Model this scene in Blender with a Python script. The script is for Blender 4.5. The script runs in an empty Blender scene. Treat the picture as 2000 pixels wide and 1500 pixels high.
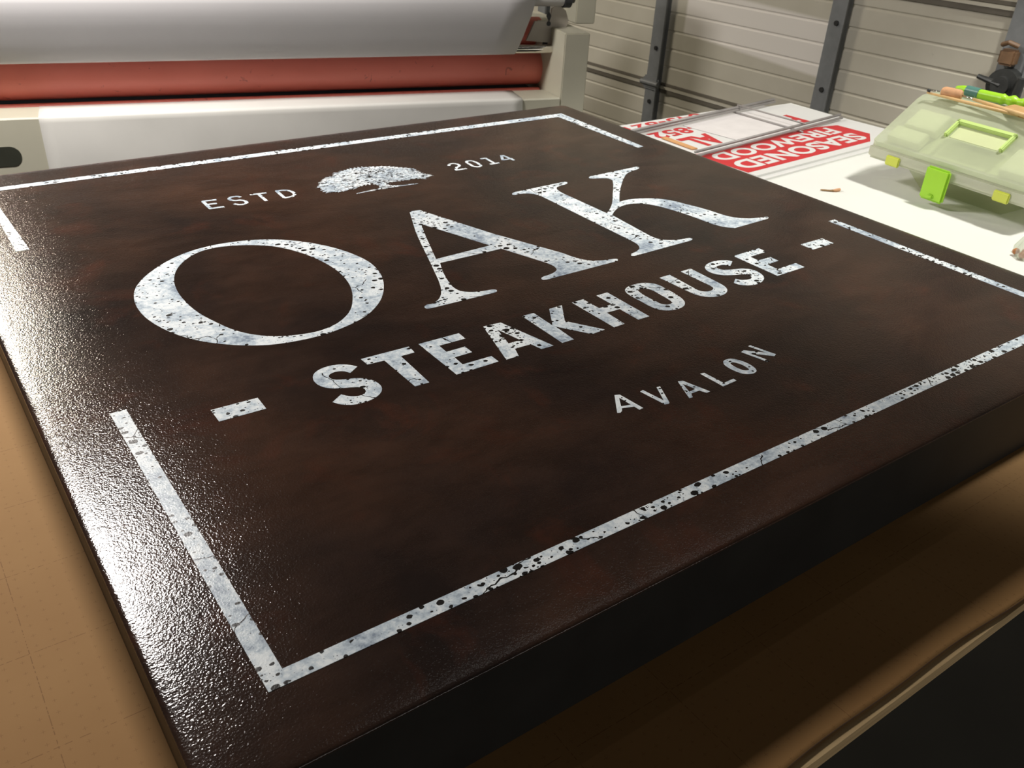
import bpy, bmesh, math, random
from mathutils import Matrix, Vector
random.seed(7)
scene = bpy.context.scene
COL = scene.collection
Z_TABLE = 0.900
SIGN_T = 0.0927          # thickness of the big sign
CAM_Z = 1.4633

# ------------------------------------------------------------------ helpers
def link(o, parent=None):
    COL.objects.link(o)
    if parent is not None:
        o.parent = parent
    return o

def tag(o, label=None, cat=None, group=None, kind=None):
    if label: o['label'] = label
    if cat: o['category'] = cat
    if group: o['group'] = group
    if kind: o['kind'] = kind
    return o

def empty(name, loc, rotz=0.0, **kw):
    o = bpy.data.objects.new(name, None)
    o.empty_display_size = 0.05
    link(o)
    o.location = loc
    o.rotation_euler = (0, 0, rotz)
    return tag(o, **kw)

def mesh_obj(name, verts, faces, mat, parent=None, smooth=False, fix=True, loc=None):
    me = bpy.data.meshes.new(name)
    me.from_pydata([tuple(v) for v in verts], [], faces)
    if fix:
        bm = bmesh.new(); bm.from_mesh(me)
        bmesh.ops.recalc_face_normals(bm, faces=bm.faces)
        bm.to_mesh(me); bm.free()
    if smooth:
        me.polygons.foreach_set('use_smooth', [True] * len(me.polygons))
    me.materials.append(mat)
    o = bpy.data.objects.new(name, me)
    if loc is not None: o.location = loc
    return link(o, parent)

class MB:
    """collects shapes into one mesh"""
    def __init__(s): s.v = []; s.f = []
    def add(s, verts, faces):
        n = len(s.v); s.v += [tuple(v) for v in verts]; s.f += [tuple(i + n for i in f) for f in faces]; return s
    def box(s, x0, x1, y0, y1, z0, z1):
        return s.add([(x0,y0,z0),(x1,y0,z0),(x1,y1,z0),(x0,y1,z0),(x0,y0,z1),(x1,y0,z1),(x1,y1,z1),(x0,y1,z1)],
              [(0,3,2,1),(4,5,6,7),(0,1,5,4),(1,2,6,5),(2,3,7,6),(3,0,4,7)])
    def bbox(s, x0, x1, y0, y1, z0, z1, b):
        """box with bevelled edges"""
        bm = bmesh.new()
        bmesh.ops.create_cube(bm, size=1.0)
        for v in bm.verts:
            v.co = Vector((x0 + (v.co.x + .5) * (x1 - x0), y0 + (v.co.y + .5) * (y1 - y0), z0 + (v.co.z + .5) * (z1 - z0)))
        bmesh.ops.bevel(bm, geom=bm.edges[:], offset=b, segments=2, affect='EDGES')
        bm.verts.index_update()
        s.add([v.co[:] for v in bm.verts], [tuple(v.index for v in f.verts) for f in bm.faces])
        bm.free(); return s
    def prism(s, poly, z0, z1):
        n = len(poly)
        return s.add([(p[0], p[1], z0) for p in poly] + [(p[0], p[1], z1) for p in poly],
              [tuple(range(n - 1, -1, -1)), tuple(range(n, 2 * n))] + [(i, (i + 1) % n, n + (i + 1) % n, n + i) for i in range(n)])
    def slab(s, poly, y0, y1):
        """polygon in x,z extruded along y"""
        n = len(poly)
        return s.add([(p[0], y0, p[1]) for p in poly] + [(p[0], y1, p[1]) for p in poly],
              [tuple(range(n)), tuple(range(2 * n - 1, n - 1, -1))] + [(i, n + i, n + (i + 1) % n, (i + 1) % n) for i in range(n)])
    def side(s, poly, x0, x1):
        """profile in y,z extruded along x"""
        n = len(poly)
        return s.add([(x0, p[0], p[1]) for p in poly] + [(x1, p[0], p[1]) for p in poly],
              [tuple(range(n)), tuple(range(2 * n - 1, n - 1, -1))] + [(i, n + i, n + (i + 1) % n, (i + 1) % n) for i in range(n)])
    def tube(s, pts, r, n=16, cap=True):
        pts = [Vector(p) for p in pts]
        rr = r if isinstance(r, (list, tuple)) else [r] * len(pts)
        base = len(s.v); prev = None
        for i, p in enumerate(pts):
            if i == 0: t = pts[1] - p
            elif i == len(pts) - 1: t = p - pts[i - 1]
            else: t = (pts[i + 1] - p).normalized() + (p - pts[i - 1]).normalized()
            t.normalize()
            if prev is None:
                u = t.cross(Vector((0, 0, 1)))
                if u.length < 1e-3: u = t.cross(Vector((1, 0, 0)))
                u.normalize()
            else:
                u = (prev - t * prev.dot(t)).normalized()
            w = t.cross(u); prev = u
            for k in range(n):
                a = 2 * math.pi * k / n
                s.v.append(tuple(p + (u * math.cos(a) + w * math.sin(a)) * rr[i]))
        m = len(pts)
        for i in range(m - 1):
            for k in range(n):
                s.f.append((base + i * n + k, base + i * n + (k + 1) % n, base + (i + 1) * n + (k + 1) % n, base + (i + 1) * n + k))
        if cap:
            s.f.append(tuple(base + k for k in range(n - 1, -1, -1)))
            s.f.append(tuple(base + (m - 1) * n + k for k in range(n)))
        return s
    def build(s, name, mat, parent=None, smooth=False, autos=None):
        o = mesh_obj(name, s.v, s.f, mat, parent, smooth)
        if autos is not None:
            me = o.data
            me.polygons.foreach_set('use_smooth', [True] * len(me.polygons))
            me.set_sharp_from_angle(angle=autos)
        return o

# ------------------------------------------------------------------ node helpers
def new_mat(name):
    m = bpy.data.materials.new(name); m.use_nodes = True
    nt = m.node_tree; b = nt.nodes['Principled BSDF']
    return m, nt, b

def N(nt, kind, **kw):
    n = nt.nodes.new(kind)
    for k, v in kw.items():
        if k == 'inp':
            for kk, vv in v.items(): n.inputs[kk].default_value = vv
        else: setattr(n, k, v)
    return n

def L(nt, a, b): nt.links.new(a, b)

def math_n(nt, op, a, b=None, clamp=False):
    n = nt.nodes.new('ShaderNodeMath'); n.operation = op; n.use_clamp = clamp
    for i, x in enumerate((a, b)):
        if x is None: continue
        if isinstance(x, (int, float)): n.inputs[i].default_value = x
        else: L(nt, x, n.inputs[i])
    return n.outputs[0]

def ramp(nt, fac, stops, interp='LINEAR'):
    n = nt.nodes.new('ShaderNodeValToRGB'); cr = n.color_ramp; cr.interpolation = interp
    while len(cr.elements) > 1: cr.elements.remove(cr.elements[-1])
    for i, (p, c) in enumerate(stops):
        e = cr.elements[0] if i == 0 else cr.elements.new(p)
        e.position = p; e.color = (c[0], c[1], c[2], 1) if not isinstance(c, (int, float)) else (c, c, c, 1)
    L(nt, fac, n.inputs['Fac']); return n.outputs['Color']

def noise(nt, vec, scale, detail=3, rough=.55, dist=0):
    n = N(nt, 'ShaderNodeTexNoise', inp={'Scale': scale, 'Detail': detail, 'Roughness': rough, 'Distortion': dist})
    L(nt, vec, n.inputs['Vector']); return n.outputs['Fac']

def mixc(nt, fac, a, b):
    n = nt.nodes.new('ShaderNodeMix'); n.data_type = 'RGBA'
    for sock, x in ((n.inputs[0], fac), (n.inputs[6], a), (n.inputs[7], b)):
        if isinstance(x, (int, float)): sock.default_value = x
        elif isinstance(x, tuple): sock.default_value = (*x, 1) if len(x) == 3 else x
        else: L(nt, x, sock)
    return n.outputs[2]

def objvec(nt): return N(nt, 'ShaderNodeTexCoord').outputs['Object']
def posvec(nt): return N(nt, 'ShaderNodeNewGeometry').outputs['Position']

def bump(nt, h, b, strength=.3, dist=.001):
    n = N(nt, 'ShaderNodeBump', inp={'Strength': strength, 'Distance': dist})
    L(nt, h, n.inputs['Height']); L(nt, n.outputs['Normal'], b.inputs['Normal'])

def plain(name, col, rough=.5, metal=0, var=.12, scale=14, bmp=0, bscale=120, spec=.5, trans=0, ior=1.45, coat=0):
    """simple procedural paint / plastic / metal with a faint mottling"""
    m, nt, b = new_mat(name)
    v = objvec(nt); f = noise(nt, v, scale, 4, .6)
    dark = tuple(c * (1 - var) for c in col); lite = tuple(min(1, c * (1 + var)) for c in col)
    L(nt, ramp(nt, f, [(.3, dark), (.7, lite)]), b.inputs['Base Color'])
    b.inputs['Roughness'].default_value = rough
    b.inputs['Metallic'].default_value = metal
    b.inputs['Specular IOR Level'].default_value = spec
    b.inputs['Transmission Weight'].default_value = trans
    b.inputs['IOR'].default_value = ior
    b.inputs['Coat Weight'].default_value = coat
    if bmp: bump(nt, noise(nt, v, bscale, 3), b, bmp, .001)
    return m
E1, E2, E3, E4, E5, EW = 55.0, 110.0, 135.0, 23.0, .8, .025
# outlines of the film pieces on the sign face, tenths of a millimetre from its near left corner
G = {
'O': [[(3579,7785),(3647,7743),(3713,7695),(3776,7643),(3837,7587),(3894,7530),(3949,7471),(4001,7410),(4050,7345),(4096,7279),(4139,7211),(4180,7139),(4217,7064),(4251,6988),(4282,6910),(4308,6831),(4330,6754),(4349,6675),(4365,6595),(4375,6516),(4380,6436),(4378,6355),(4371,6273),(4358,6191),(4341,6111),(4321,6031),(4298,5958),(4271,5886),(4241,5814),(4207,5744),(4171,5676),(4127,5601),(4080,5527),(4028,5455),(3973,5386),(3914,5322),(3857,5267),(3798,5214),(3735,5164),(3670,5119),(3602,5078),(3539,5046),(3473,5017),(3405,4992),(3337,4970),(3268,4951),(3209,4936),(3149,4924),(3089,4913),(3028,4905),(2967,4900),(2906,4898),(2844,4898),(2782,4901),(2720,4907),(2659,4915),(2602,4923),(2546,4933),(2490,4946),(2434,4961),(2381,4979),(2337,4998),(2294,5018),(2252,5041),(2211,5065),(2170,5090),(2122,5122),(2075,5155),(2029,5191),(1984,5228),(1941,5266),(1896,5310),(1852,5357),(1810,5404),(1770,5454),(1733,5505),(1692,5568),(1656,5633),(1622,5700),(1592,5769),(1564,5838),(1539,5908),(1517,5979),(1497,6052),(1481,6124),(1468,6198),(1459,6261),(1453,6325),(1449,6390),(1448,6454),(1449,6518),(1452,6583),(1459,6647),(1467,6712),(1479,6775),(1493,6838),(1505,6885),(1519,6932),(1535,6979),(1552,7024),(1572,7069),(1596,7117),(1623,7164),(1652,7210),(1682,7254),(1714,7298),(1760,7355),(1809,7410),(1861,7463),(1914,7515),(1969,7564),(2020,7608),(2072,7651),(2126,7692),(2182,7730),(2239,7766),(2300,7800),(2363,7832),(2428,7861),(2494,7886),(2561,7906),(2627,7923),(2694,7935),(2762,7944),(2830,7950),(2898,7952),(2962,7951),(3026,7947),(3090,7939),(3153,7930),(3216,7917),(3291,7899),(3366,7877),(3439,7850),(3511,7820)],[(3315,7693),(3358,7665),(3399,7635),(3439,7603),(3477,7569),(3513,7534),(3562,7476),(3606,7414),(3646,7348),(3682,7280),(3715,7211),(3750,7132),(3780,7050),(3807,6967),(3830,6882),(3849,6798),(3865,6716),(3878,6633),(3888,6549),(3894,6465),(3896,6382),(3893,6295),(3886,6208),(3875,6120),(3859,6034),(3840,5949),(3818,5875),(3794,5802),(3766,5729),(3735,5658),(3701,5588),(3664,5518),(3625,5448),(3582,5380),(3535,5316),(3483,5256),(3441,5215),(3395,5175),(3348,5138),(3298,5105),(3247,5077),(3200,5057),(3152,5039),(3102,5025),(3052,5015),(3002,5009),(2954,5008),(2905,5011),(2856,5017),(2807,5026),(2759,5037),(2710,5050),(2660,5066),(2611,5084),(2564,5106),(2519,5131),(2482,5155),(2445,5181),(2411,5210),(2378,5241),(2346,5273),(2312,5311),(2281,5352),(2252,5395),(2224,5439),(2199,5484),(2172,5539),(2149,5595),(2128,5653),(2109,5712),(2090,5770),(2070,5833),(2050,5896),(2032,5960),(2016,6025),(2002,6089),(1990,6161),(1981,6233),(1974,6305),(1970,6378),(1967,6450),(1966,6524),(1966,6598),(1969,6673),(1975,6747),(1983,6820),(1991,6876),(2000,6932),(2011,6987),(2024,7043),(2040,7097),(2061,7162),(2086,7227),(2113,7291),(2144,7353),(2178,7412),(2208,7459),(2240,7505),(2275,7549),(2311,7592),(2350,7632),(2391,7673),(2435,7713),(2481,7750),(2530,7782),(2581,7809),(2627,7826),(2677,7840),(2727,7850),(2778,7855),(2828,7857),(2876,7854),(2924,7847),(2971,7837),(3019,7824),(3065,7810),(3117,7792),(3168,7771),(3219,7747),(3268,7721)]],
'A': [[(5794,7884),(5957,7860),(6401,6548),(6847,5496),(6860,5449),(6871,5401),(6882,5353),(6896,5307),(6914,5262),(6927,5233),(6942,5203),(6957,5174),(6975,5147),(6995,5123),(7021,5099),(7051,5077),(7083,5058),(7116,5041),(7150,5027),(7188,5013),(7228,5004),(7269,4997),(7310,4991),(7351,4983),(7360,4978),(7371,4973),(7380,4968),(7388,4963),(7392,4957),(7392,4948),(7387,4938),(7380,4928),(7371,4919),(7363,4912),(7352,4907),(7340,4904),(7327,4904),(7314,4903),(7301,4902),(6111,4881),(6102,4885),(6092,4888),(6082,4891),(6074,4895),(6068,4901),(6066,4909),(6067,4920),(6069,4931),(6074,4941),(6079,4950),(6086,4957),(6096,4962),(6108,4966),(6119,4970),(6130,4973),(6149,4978),(6169,4981),(6189,4983),(6209,4984),(6228,4987),(6254,4992),(6281,4998),(6307,5004),(6332,5012),(6356,5023),(6373,5032),(6390,5042),(6406,5053),(6420,5065),(6433,5079),(6443,5096),(6451,5115),(6458,5135),(6462,5156),(6466,5177),(6467,5205),(6463,5234),(6458,5263),(6451,5292),(6446,5322),(6188,6018),(5181,5998),(5158,5945),(5134,5893),(5111,5840),(5088,5787),(5067,5734),(5043,5672),(5021,5609),(4999,5546),(4980,5483),(4963,5419),(4955,5385),(4946,5351),(4938,5317),(4932,5283),(4930,5248),(4931,5223),(4932,5198),(4936,5172),(4941,5148),(4951,5126),(4964,5106),(4981,5088),(5001,5071),(5022,5055),(5043,5042),(5067,5029),(5094,5018),(5121,5009),(5148,5001),(5176,4994),(5203,4988),(5230,4984),(5257,4981),(5285,4978),(5312,4974),(5323,4968),(5335,4963),(5347,4957),(5356,4951),(5361,4943),(5361,4935),(5359,4926),(5356,4916),(5351,4907),(5345,4900),(5336,4894),(5325,4891),(5312,4888),(5300,4887),(5287,4884),(4372,4889),(4363,4893),(4353,4896),(4344,4899),(4336,4903),(4330,4909),(4327,4917),(4326,4926),(4326,4936),(4327,4945),(4329,4954),(4334,4963),(4342,4971),(4351,4978),(4361,4984),(4370,4989),(4386,4994),(4403,4993),(4420,4991),(4438,4990),(4455,4990),(4480,4997),(4505,5006),(4529,5018),(4552,5032),(4574,5046),(4597,5064),(4619,5084),(4639,5105),(4658,5128),(4677,5150),(4696,5176),(4714,5202),(4731,5230),(4747,5257),(4763,5285),(4788,5332),(4811,5380),(4832,5428),(4853,5477),(4874,5526),(4896,5582),(4917,5638),(4938,5695),(4958,5752),(4979,5809),(5007,5883),(5034,5957),(5062,6031),(5089,6105),(5116,6179),(5154,6285),(5192,6390),(5229,6495),(5267,6601),(5305,6706),(5339,6795),(5372,6884),(5405,6974),(5440,7062),(5475,7151),(5509,7231),(5543,7310),(5578,7389),(5613,7468),(5648,7547),(5677,7615),(5707,7682),(5736,7750),(5765,7817)],[(5684,7352),(6120,6190),(5203,6133),(5232,6208),(5261,6284),(5291,6360),(5320,6435),(5349,6511),(5381,6595),(5413,6680),(5444,6764),(5477,6848),(5510,6932),(5531,6983),(5552,7035),(5573,7086),(5594,7138),(5616,7189),(5629,7222),(5643,7254),(5656,7287),(5670,7319)]],
'K': [[(7749,7885),(8815,7939),(8821,7932),(8829,7924),(8835,7916),(8841,7908),(8843,7900),(8842,7890),(8836,7879),(8828,7868),(8819,7858),(8809,7850),(8799,7843),(8787,7838),(8774,7834),(8762,7830),(8749,7826),(8723,7819),(8696,7815),(8669,7812),(8642,7808),(8615,7802),(8598,7797),(8581,7793),(8564,7788),(8548,7782),(8533,7774),(8518,7762),(8504,7748),(8492,7732),(8481,7716),(8470,7699),(8459,7675),(8450,7650),(8444,7623),(8438,7596),(8434,7570),(8431,7545),(8429,7521),(8429,7496),(8428,7472),(8427,7447),(8460,6418),(8498,6446),(8536,6474),(8573,6502),(8611,6530),(8648,6560),(8681,6588),(8714,6616),(8747,6646),(8779,6675),(8811,6705),(8841,6735),(8871,6765),(8900,6796),(8929,6827),(8958,6858),(8997,6900),(9035,6943),(9073,6986),(9111,7029),(9149,7072),(9194,7122),(9240,7172),(9285,7221),(9330,7271),(9375,7321),(9410,7362),(9446,7402),(9481,7443),(9515,7484),(9547,7527),(9568,7554),(9590,7580),(9611,7608),(9627,7636),(9635,7666),(9636,7681),(9636,7697),(9634,7712),(9631,7727),(9626,7740),(9613,7755),(9597,7767),(9577,7778),(9556,7787),(9536,7797),(9506,7811),(9474,7824),(9442,7835),(9410,7846),(9378,7857),(9368,7864),(9357,7870),(9347,7877),(9339,7884),(9334,7892),(9335,7900),(9338,7910),(9343,7920),(9350,7929),(9356,7937),(9366,7946),(9377,7952),(9390,7958),(9402,7963),(9415,7969),(10535,8027),(10539,8020),(10544,8012),(10548,8005),(10552,7998),(10553,7990),(10552,7980),(10547,7969),(10539,7959),(10531,7949),(10522,7941),(10510,7932),(10497,7925),(10483,7920),(10468,7915),(10454,7909),(10421,7899),(10387,7893),(10352,7887),(10318,7882),(10284,7873),(10251,7863),(10218,7851),(10186,7837),(10155,7823),(10124,7808),(10070,7776),(10020,7741),(9971,7702),(9923,7662),(9875,7622),(9825,7579),(9775,7536),(9727,7491),(9679,7446),(9631,7401),(9585,7358),(9540,7315),(9495,7272),(9451,7228),(9407,7183),(9365,7141),(9323,7098),(9282,7055),(9241,7011),(9201,6967),(9158,6920),(9116,6872),(9074,6824),(9032,6775),(8990,6727),(9018,6732),(9047,6738),(9076,6743),(9104,6748),(9133,6750),(9165,6750),(9196,6749),(9228,6745),(9260,6741),(9291,6735),(9326,6727),(9360,6717),(9394,6706),(9428,6694),(9461,6680),(9503,6662),(9545,6642),(9585,6621),(9624,6597),(9661,6570),(9696,6539),(9729,6504),(9760,6467),(9788,6428),(9814,6388),(9837,6343),(9857,6295),(9874,6247),(9890,6197),(9907,6149),(9926,6101),(9945,6053),(9963,6006),(9980,5958),(9996,5909),(10007,5876),(10017,5842),(10026,5808),(10035,5774),(10043,5740),(10050,5705),(10056,5669),(10061,5632),(10067,5596),(10075,5561),(10082,5528),(10090,5494),(10099,5462),(10109,5430),(10123,5399),(10138,5373),(10155,5348),(10173,5324),(10193,5301),(10214,5280),(10238,5259),(10263,5241),(10289,5223),(10316,5208),(10343,5194),(10368,5183),(10394,5173),(10421,5165),(10448,5157),(10475,5150),(10506,5142),(10537,5135),(10568,5129),(10600,5123),(10632,5117),(10641,5113),(10651,5109),(10660,5105),(10668,5101),(10672,5096),(10671,5089),(10665,5080),(10656,5071),(10646,5063),(10637,5056),(10622,5049),(10606,5046),(10589,5044),(10572,5043),(10555,5041),(9814,5005),(9791,5026),(9768,5047),(9745,5067),(9723,5089),(9704,5113),(9688,5139),(9674,5167),(9662,5196),(9652,5226),(9642,5256),(9629,5309),(9621,5363),(9615,5418),(9611,5473),(9605,5528),(9598,5584),(9591,5640),(9584,5696),(9577,5752),(9567,5808),(9556,5860),(9544,5912),(9531,5964),(9517,6016),(9502,6067),(9488,6117),(9473,6167),(9457,6217),(9438,6266),(9416,6312),(9396,6348),(9375,6384),(9351,6419),(9326,6451),(9297,6480),(9273,6500),(9247,6519),(9220,6537),(9191,6552),(9163,6563),(9130,6573),(9095,6578),(9060,6581),(9024,6582),(8990,6580),(8952,6576),(8915,6569),(8877,6559),(8841,6547),(8805,6534),(8767,6517),(8729,6497),(8693,6476),(8658,6453),(8623,6430),(8593,6409),(8565,6387),(8537,6364),(8509,6342),(8481,6319),(8409,5370),(8414,5340),(8417,5310),(8421,5280),(8428,5251),(8439,5226),(8452,5206),(8468,5188),(8486,5172),(8505,5156),(8525,5142),(8547,5127),(8570,5114),(8595,5103),(8619,5092),(8644,5083),(8688,5071),(8732,5063),(8778,5058),(8824,5054),(8870,5049),(8877,5042),(8885,5036),(8892,5029),(8898,5022),(8900,5016),(8899,5008),(8893,4999),(8885,4991),(8876,4983),(8868,4977),(8857,4972),(8845,4969),(8832,4967),(8819,4965),(8807,4963),(7682,4923),(7675,4927),(7668,4932),(7661,4936),(7656,4941),(7652,4946),(7652,4955),(7655,4964),(7661,4973),(7668,4982),(7675,4989),(7683,4995),(7692,4999),(7702,5002),(7712,5005),(7722,5007),(7743,5014),(7764,5018),(7785,5023),(7806,5028),(7826,5035),(7846,5044),(7865,5053),(7884,5063),(7902,5074),(7919,5086),(7933,5098),(7947,5111),(7959,5125),(7971,5140),(7982,5155),(7992,5172),(8001,5191),(8009,5210),(8015,5230),(8021,5249),(8026,5274),(8029,5300),(8030,5326),(8031,5351),(8033,5377),(8024,7514),(8018,7537),(8014,7561),(8009,7585),(8003,7608),(7994,7629),(7984,7649),(7973,7669),(7961,7688),(7946,7705),(7931,7720),(7914,7732),(7895,7742),(7875,7751),(7854,7758),(7834,7764),(7803,7771),(7771,7774),(7738,7774),(7706,7774),(7673,7775),(7668,7780),(7662,7785),(7656,7789),(7651,7794),(7648,7800),(7648,7807),(7650,7816),(7655,7825),(7661,7833),(7666,7841),(7679,7853),(7695,7863),(7713,7870),(7731,7877)]],
'S1': [[(2998,4077),(2989,4090),(2980,4104),(2970,4117),(2961,4130),(2950,4142),(2939,4153),(2928,4164),(2915,4174),(2903,4183),(2890,4192),(2877,4199),(2863,4206),(2849,4212),(2834,4217),(2820,4221),(2802,4226),(2783,4230),(2765,4232),(2746,4234),(2727,4234),(2709,4233),(2691,4232),(2673,4229),(2655,4224),(2638,4219),(2620,4212),(2603,4204),(2587,4195),(2571,4185),(2557,4174),(2546,4162),(2535,4150),(2525,4137),(2516,4123),(2508,4108),(2502,4093),(2497,4077),(2492,4061),(2489,4045),(2487,4028),(2486,4008),(2486,3988),(2487,3967),(2490,3947),(2495,3928),(2500,3913),(2506,3899),(2513,3885),(2521,3872),(2529,3860),(2540,3846),(2553,3834),(2567,3822),(2581,3811),(2596,3801),(2611,3792),(2628,3783),(2645,3776),(2662,3769),(2679,3761),(2696,3754),(2713,3747),(2731,3741),(2748,3734),(2765,3726),(2777,3720),(2789,3715),(2802,3709),(2813,3703),(2823,3695),(2830,3687),(2838,3678),(2844,3669),(2849,3660),(2853,3650),(2854,3641),(2855,3631),(2854,3620),(2852,3610),(2850,3601),(2845,3591),(2838,3582),(2831,3573),(2822,3565),(2813,3559),(2803,3554),(2791,3551),(2779,3548),(2767,3547),(2755,3547),(2744,3548),(2732,3551),(2720,3554),(2709,3559),(2698,3564),(2687,3571),(2676,3579),(2666,3588),(2656,3597),(2647,3607),(2638,3617),(2630,3628),(2623,3639),(2615,3650),(2608,3661),(2472,3572),(2479,3560),(2485,3548),(2492,3536),(2499,3524),(2507,3513),(2517,3502),(2527,3491),(2538,3481),(2549,3471),(2561,3463),(2574,3454),(2587,3446),(2601,3438),(2615,3432),(2629,3426),(2646,3422),(2663,3418),(2681,3416),(2698,3414),(2716,3413),(2736,3413),(2756,3413),(2775,3414),(2795,3416),(2814,3420),(2833,3424),(2852,3430),(2871,3436),(2889,3444),(2906,3453),(2921,3462),(2936,3472),(2950,3483),(2964,3495),(2976,3507),(2985,3518),(2993,3530),(3001,3542),(3008,3555),(3013,3568),(3019,3584),(3023,3600),(3025,3617),(3026,3634),(3026,3651),(3025,3669),(3022,3688),(3017,3706),(3012,3723),(3005,3740),(2998,3756),(2989,3771),(2980,3785),(2969,3799),(2958,3811),(2946,3823),(2934,3833),(2920,3843),(2906,3852),(2892,3861),(2878,3868),(2864,3875),(2849,3882),(2833,3887),(2818,3893),(2805,3897),(2792,3901),(2779,3904),(2766,3908),(2753,3913),(2742,3917),(2730,3922),(2719,3926),(2709,3932),(2699,3938),(2690,3944),(2683,3950),(2675,3957),(2668,3964),(2663,3972),(2658,3981),(2654,3991),(2651,4002),(2649,4012),(2650,4023),(2651,4030),(2654,4038),(2657,4046),(2661,4053),(2666,4060),(2673,4067),(2681,4073),(2690,4078),(2700,4082),(2709,4085),(2721,4088),(2734,4090),(2746,4091),(2759,4090),(2771,4089),(2783,4086),(2795,4082),(2806,4077),(2817,4071),(2827,4064),(2834,4058),(2840,4051),(2845,4044),(2850,4036),(2855,4028),(2859,4022),(2862,4015),(2866,4008),(2869,4000),(2872,3993)]],
'T1': [[(3103,4202),(3679,4191),(3671,4044),(3499,4044),(3482,3419),(3316,3423),(3302,4049),(3107,4062)]],
'E1': [[(3803,4188),(4326,4185),(4322,4040),(3980,4041),(3973,3882),(4214,3884),(4215,3737),(3986,3733),(3979,3562),(4348,3558),(4351,3420),(3807,3410)]],
'A1': [[(4661,4185),(4894,4169),(5090,3407),(4923,3411),(4887,3562),(4669,3566),(4611,3412),(4443,3409)],[(4760,4037),(4845,3702),(4678,3700)]],
'K1': [[(5215,4181),(5383,4181),(5382,3804),(5616,4175),(5815,4181),(5580,3824),(5858,3418),(5651,3406),(5396,3767),(5383,3409),(5215,3410)]],
'H1': [[(5974,4181),(6155,4184),(6166,3889),(6381,3896),(6374,4184),(6555,4191),(6561,3417),(6380,3414),(6375,3746),(6168,3748),(6162,3417),(5989,3407)]],
'O1': [[(7195,4166),(7218,4150),(7240,4132),(7260,4111),(7277,4089),(7291,4066),(7301,4035),(7306,4001),(7306,3966),(7305,3930),(7305,3895),(7306,3856),(7305,3818),(7304,3780),(7302,3742),(7298,3704),(7294,3674),(7290,3643),(7284,3612),(7277,3583),(7267,3554),(7258,3535),(7249,3516),(7238,3497),(7226,3480),(7212,3464),(7196,3450),(7179,3437),(7160,3425),(7140,3415),(7121,3407),(7096,3399),(7070,3394),(7044,3391),(7017,3391),(6991,3392),(6967,3395),(6943,3399),(6919,3405),(6896,3413),(6875,3424),(6855,3436),(6836,3449),(6819,3465),(6803,3482),(6790,3500),(6782,3519),(6776,3540),(6772,3562),(6769,3584),(6766,3606),(6761,3645),(6759,3685),(6759,3724),(6759,3764),(6759,3804),(6757,3841),(6755,3878),(6753,3914),(6753,3951),(6756,3987),(6758,4005),(6760,4023),(6762,4041),(6766,4058),(6772,4075),(6778,4088),(6784,4101),(6791,4113),(6799,4124),(6808,4135),(6821,4147),(6836,4158),(6852,4168),(6869,4176),(6886,4184),(6909,4192),(6933,4197),(6958,4200),(6982,4202),(7007,4203),(7027,4204),(7048,4205),(7068,4204),(7088,4203),(7108,4199),(7126,4195),(7144,4189),(7162,4182),(7179,4175)],[(7069,4048),(7082,4036),(7092,4020),(7101,4002),(7108,3984),(7114,3966),(7120,3937),(7120,3908),(7119,3878),(7116,3848),(7114,3818),(7114,3788),(7114,3758),(7114,3728),(7113,3698),(7110,3668),(7108,3650),(7107,3631),(7105,3613),(7100,3596),(7093,3581),(7086,3572),(7078,3563),(7069,3555),(7060,3548),(7050,3544),(7037,3541),(7023,3540),(7009,3541),(6996,3544),(6983,3548),(6972,3555),(6962,3563),(6952,3574),(6944,3585),(6937,3596),(6931,3611),(6928,3627),(6927,3644),(6926,3662),(6925,3679),(6922,3708),(6919,3738),(6917,3768),(6916,3797),(6916,3827),(6916,3855),(6916,3884),(6918,3912),(6921,3940),(6925,3968),(6928,3983),(6931,4000),(6934,4015),(6939,4030),(6947,4042),(6956,4049),(6966,4056),(6977,4061),(6989,4065),(7000,4068),(7014,4068),(7028,4066),(7043,4061),(7057,4055)]],
'U1': [[(7476,4200),(7665,4207),(7648,3751),(7647,3736),(7645,3722),(7643,3707),(7643,3693),(7644,3679),(7646,3665),(7649,3651),(7653,3638),(7659,3625),(7666,3614),(7674,3605),(7684,3596),(7694,3589),(7705,3582),(7716,3577),(7728,3573),(7740,3570),(7752,3569),(7764,3568),(7776,3568),(7789,3569),(7802,3571),(7815,3574),(7827,3579),(7838,3584),(7849,3590),(7859,3598),(7869,3606),(7877,3615),(7884,3625),(7889,3637),(7892,3650),(7894,3665),(7895,3679),(7897,3693),(7879,4211),(8069,4217),(8064,3688),(8062,3666),(8061,3644),(8059,3622),(8056,3601),(8051,3580),(8044,3560),(8035,3540),(8025,3520),(8014,3501),(8001,3485),(7984,3468),(7966,3453),(7945,3439),(7924,3428),(7902,3418),(7879,3411),(7854,3405),(7829,3402),(7803,3401),(7778,3401),(7755,3402),(7731,3405),(7708,3409),(7685,3415),(7664,3423),(7645,3432),(7627,3442),(7610,3454),(7594,3468),(7579,3482),(7568,3496),(7557,3511),(7548,3527),(7539,3543),(7532,3560),(7526,3578),(7521,3596),(7518,3615),(7515,3635),(7511,3654)]],
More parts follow.
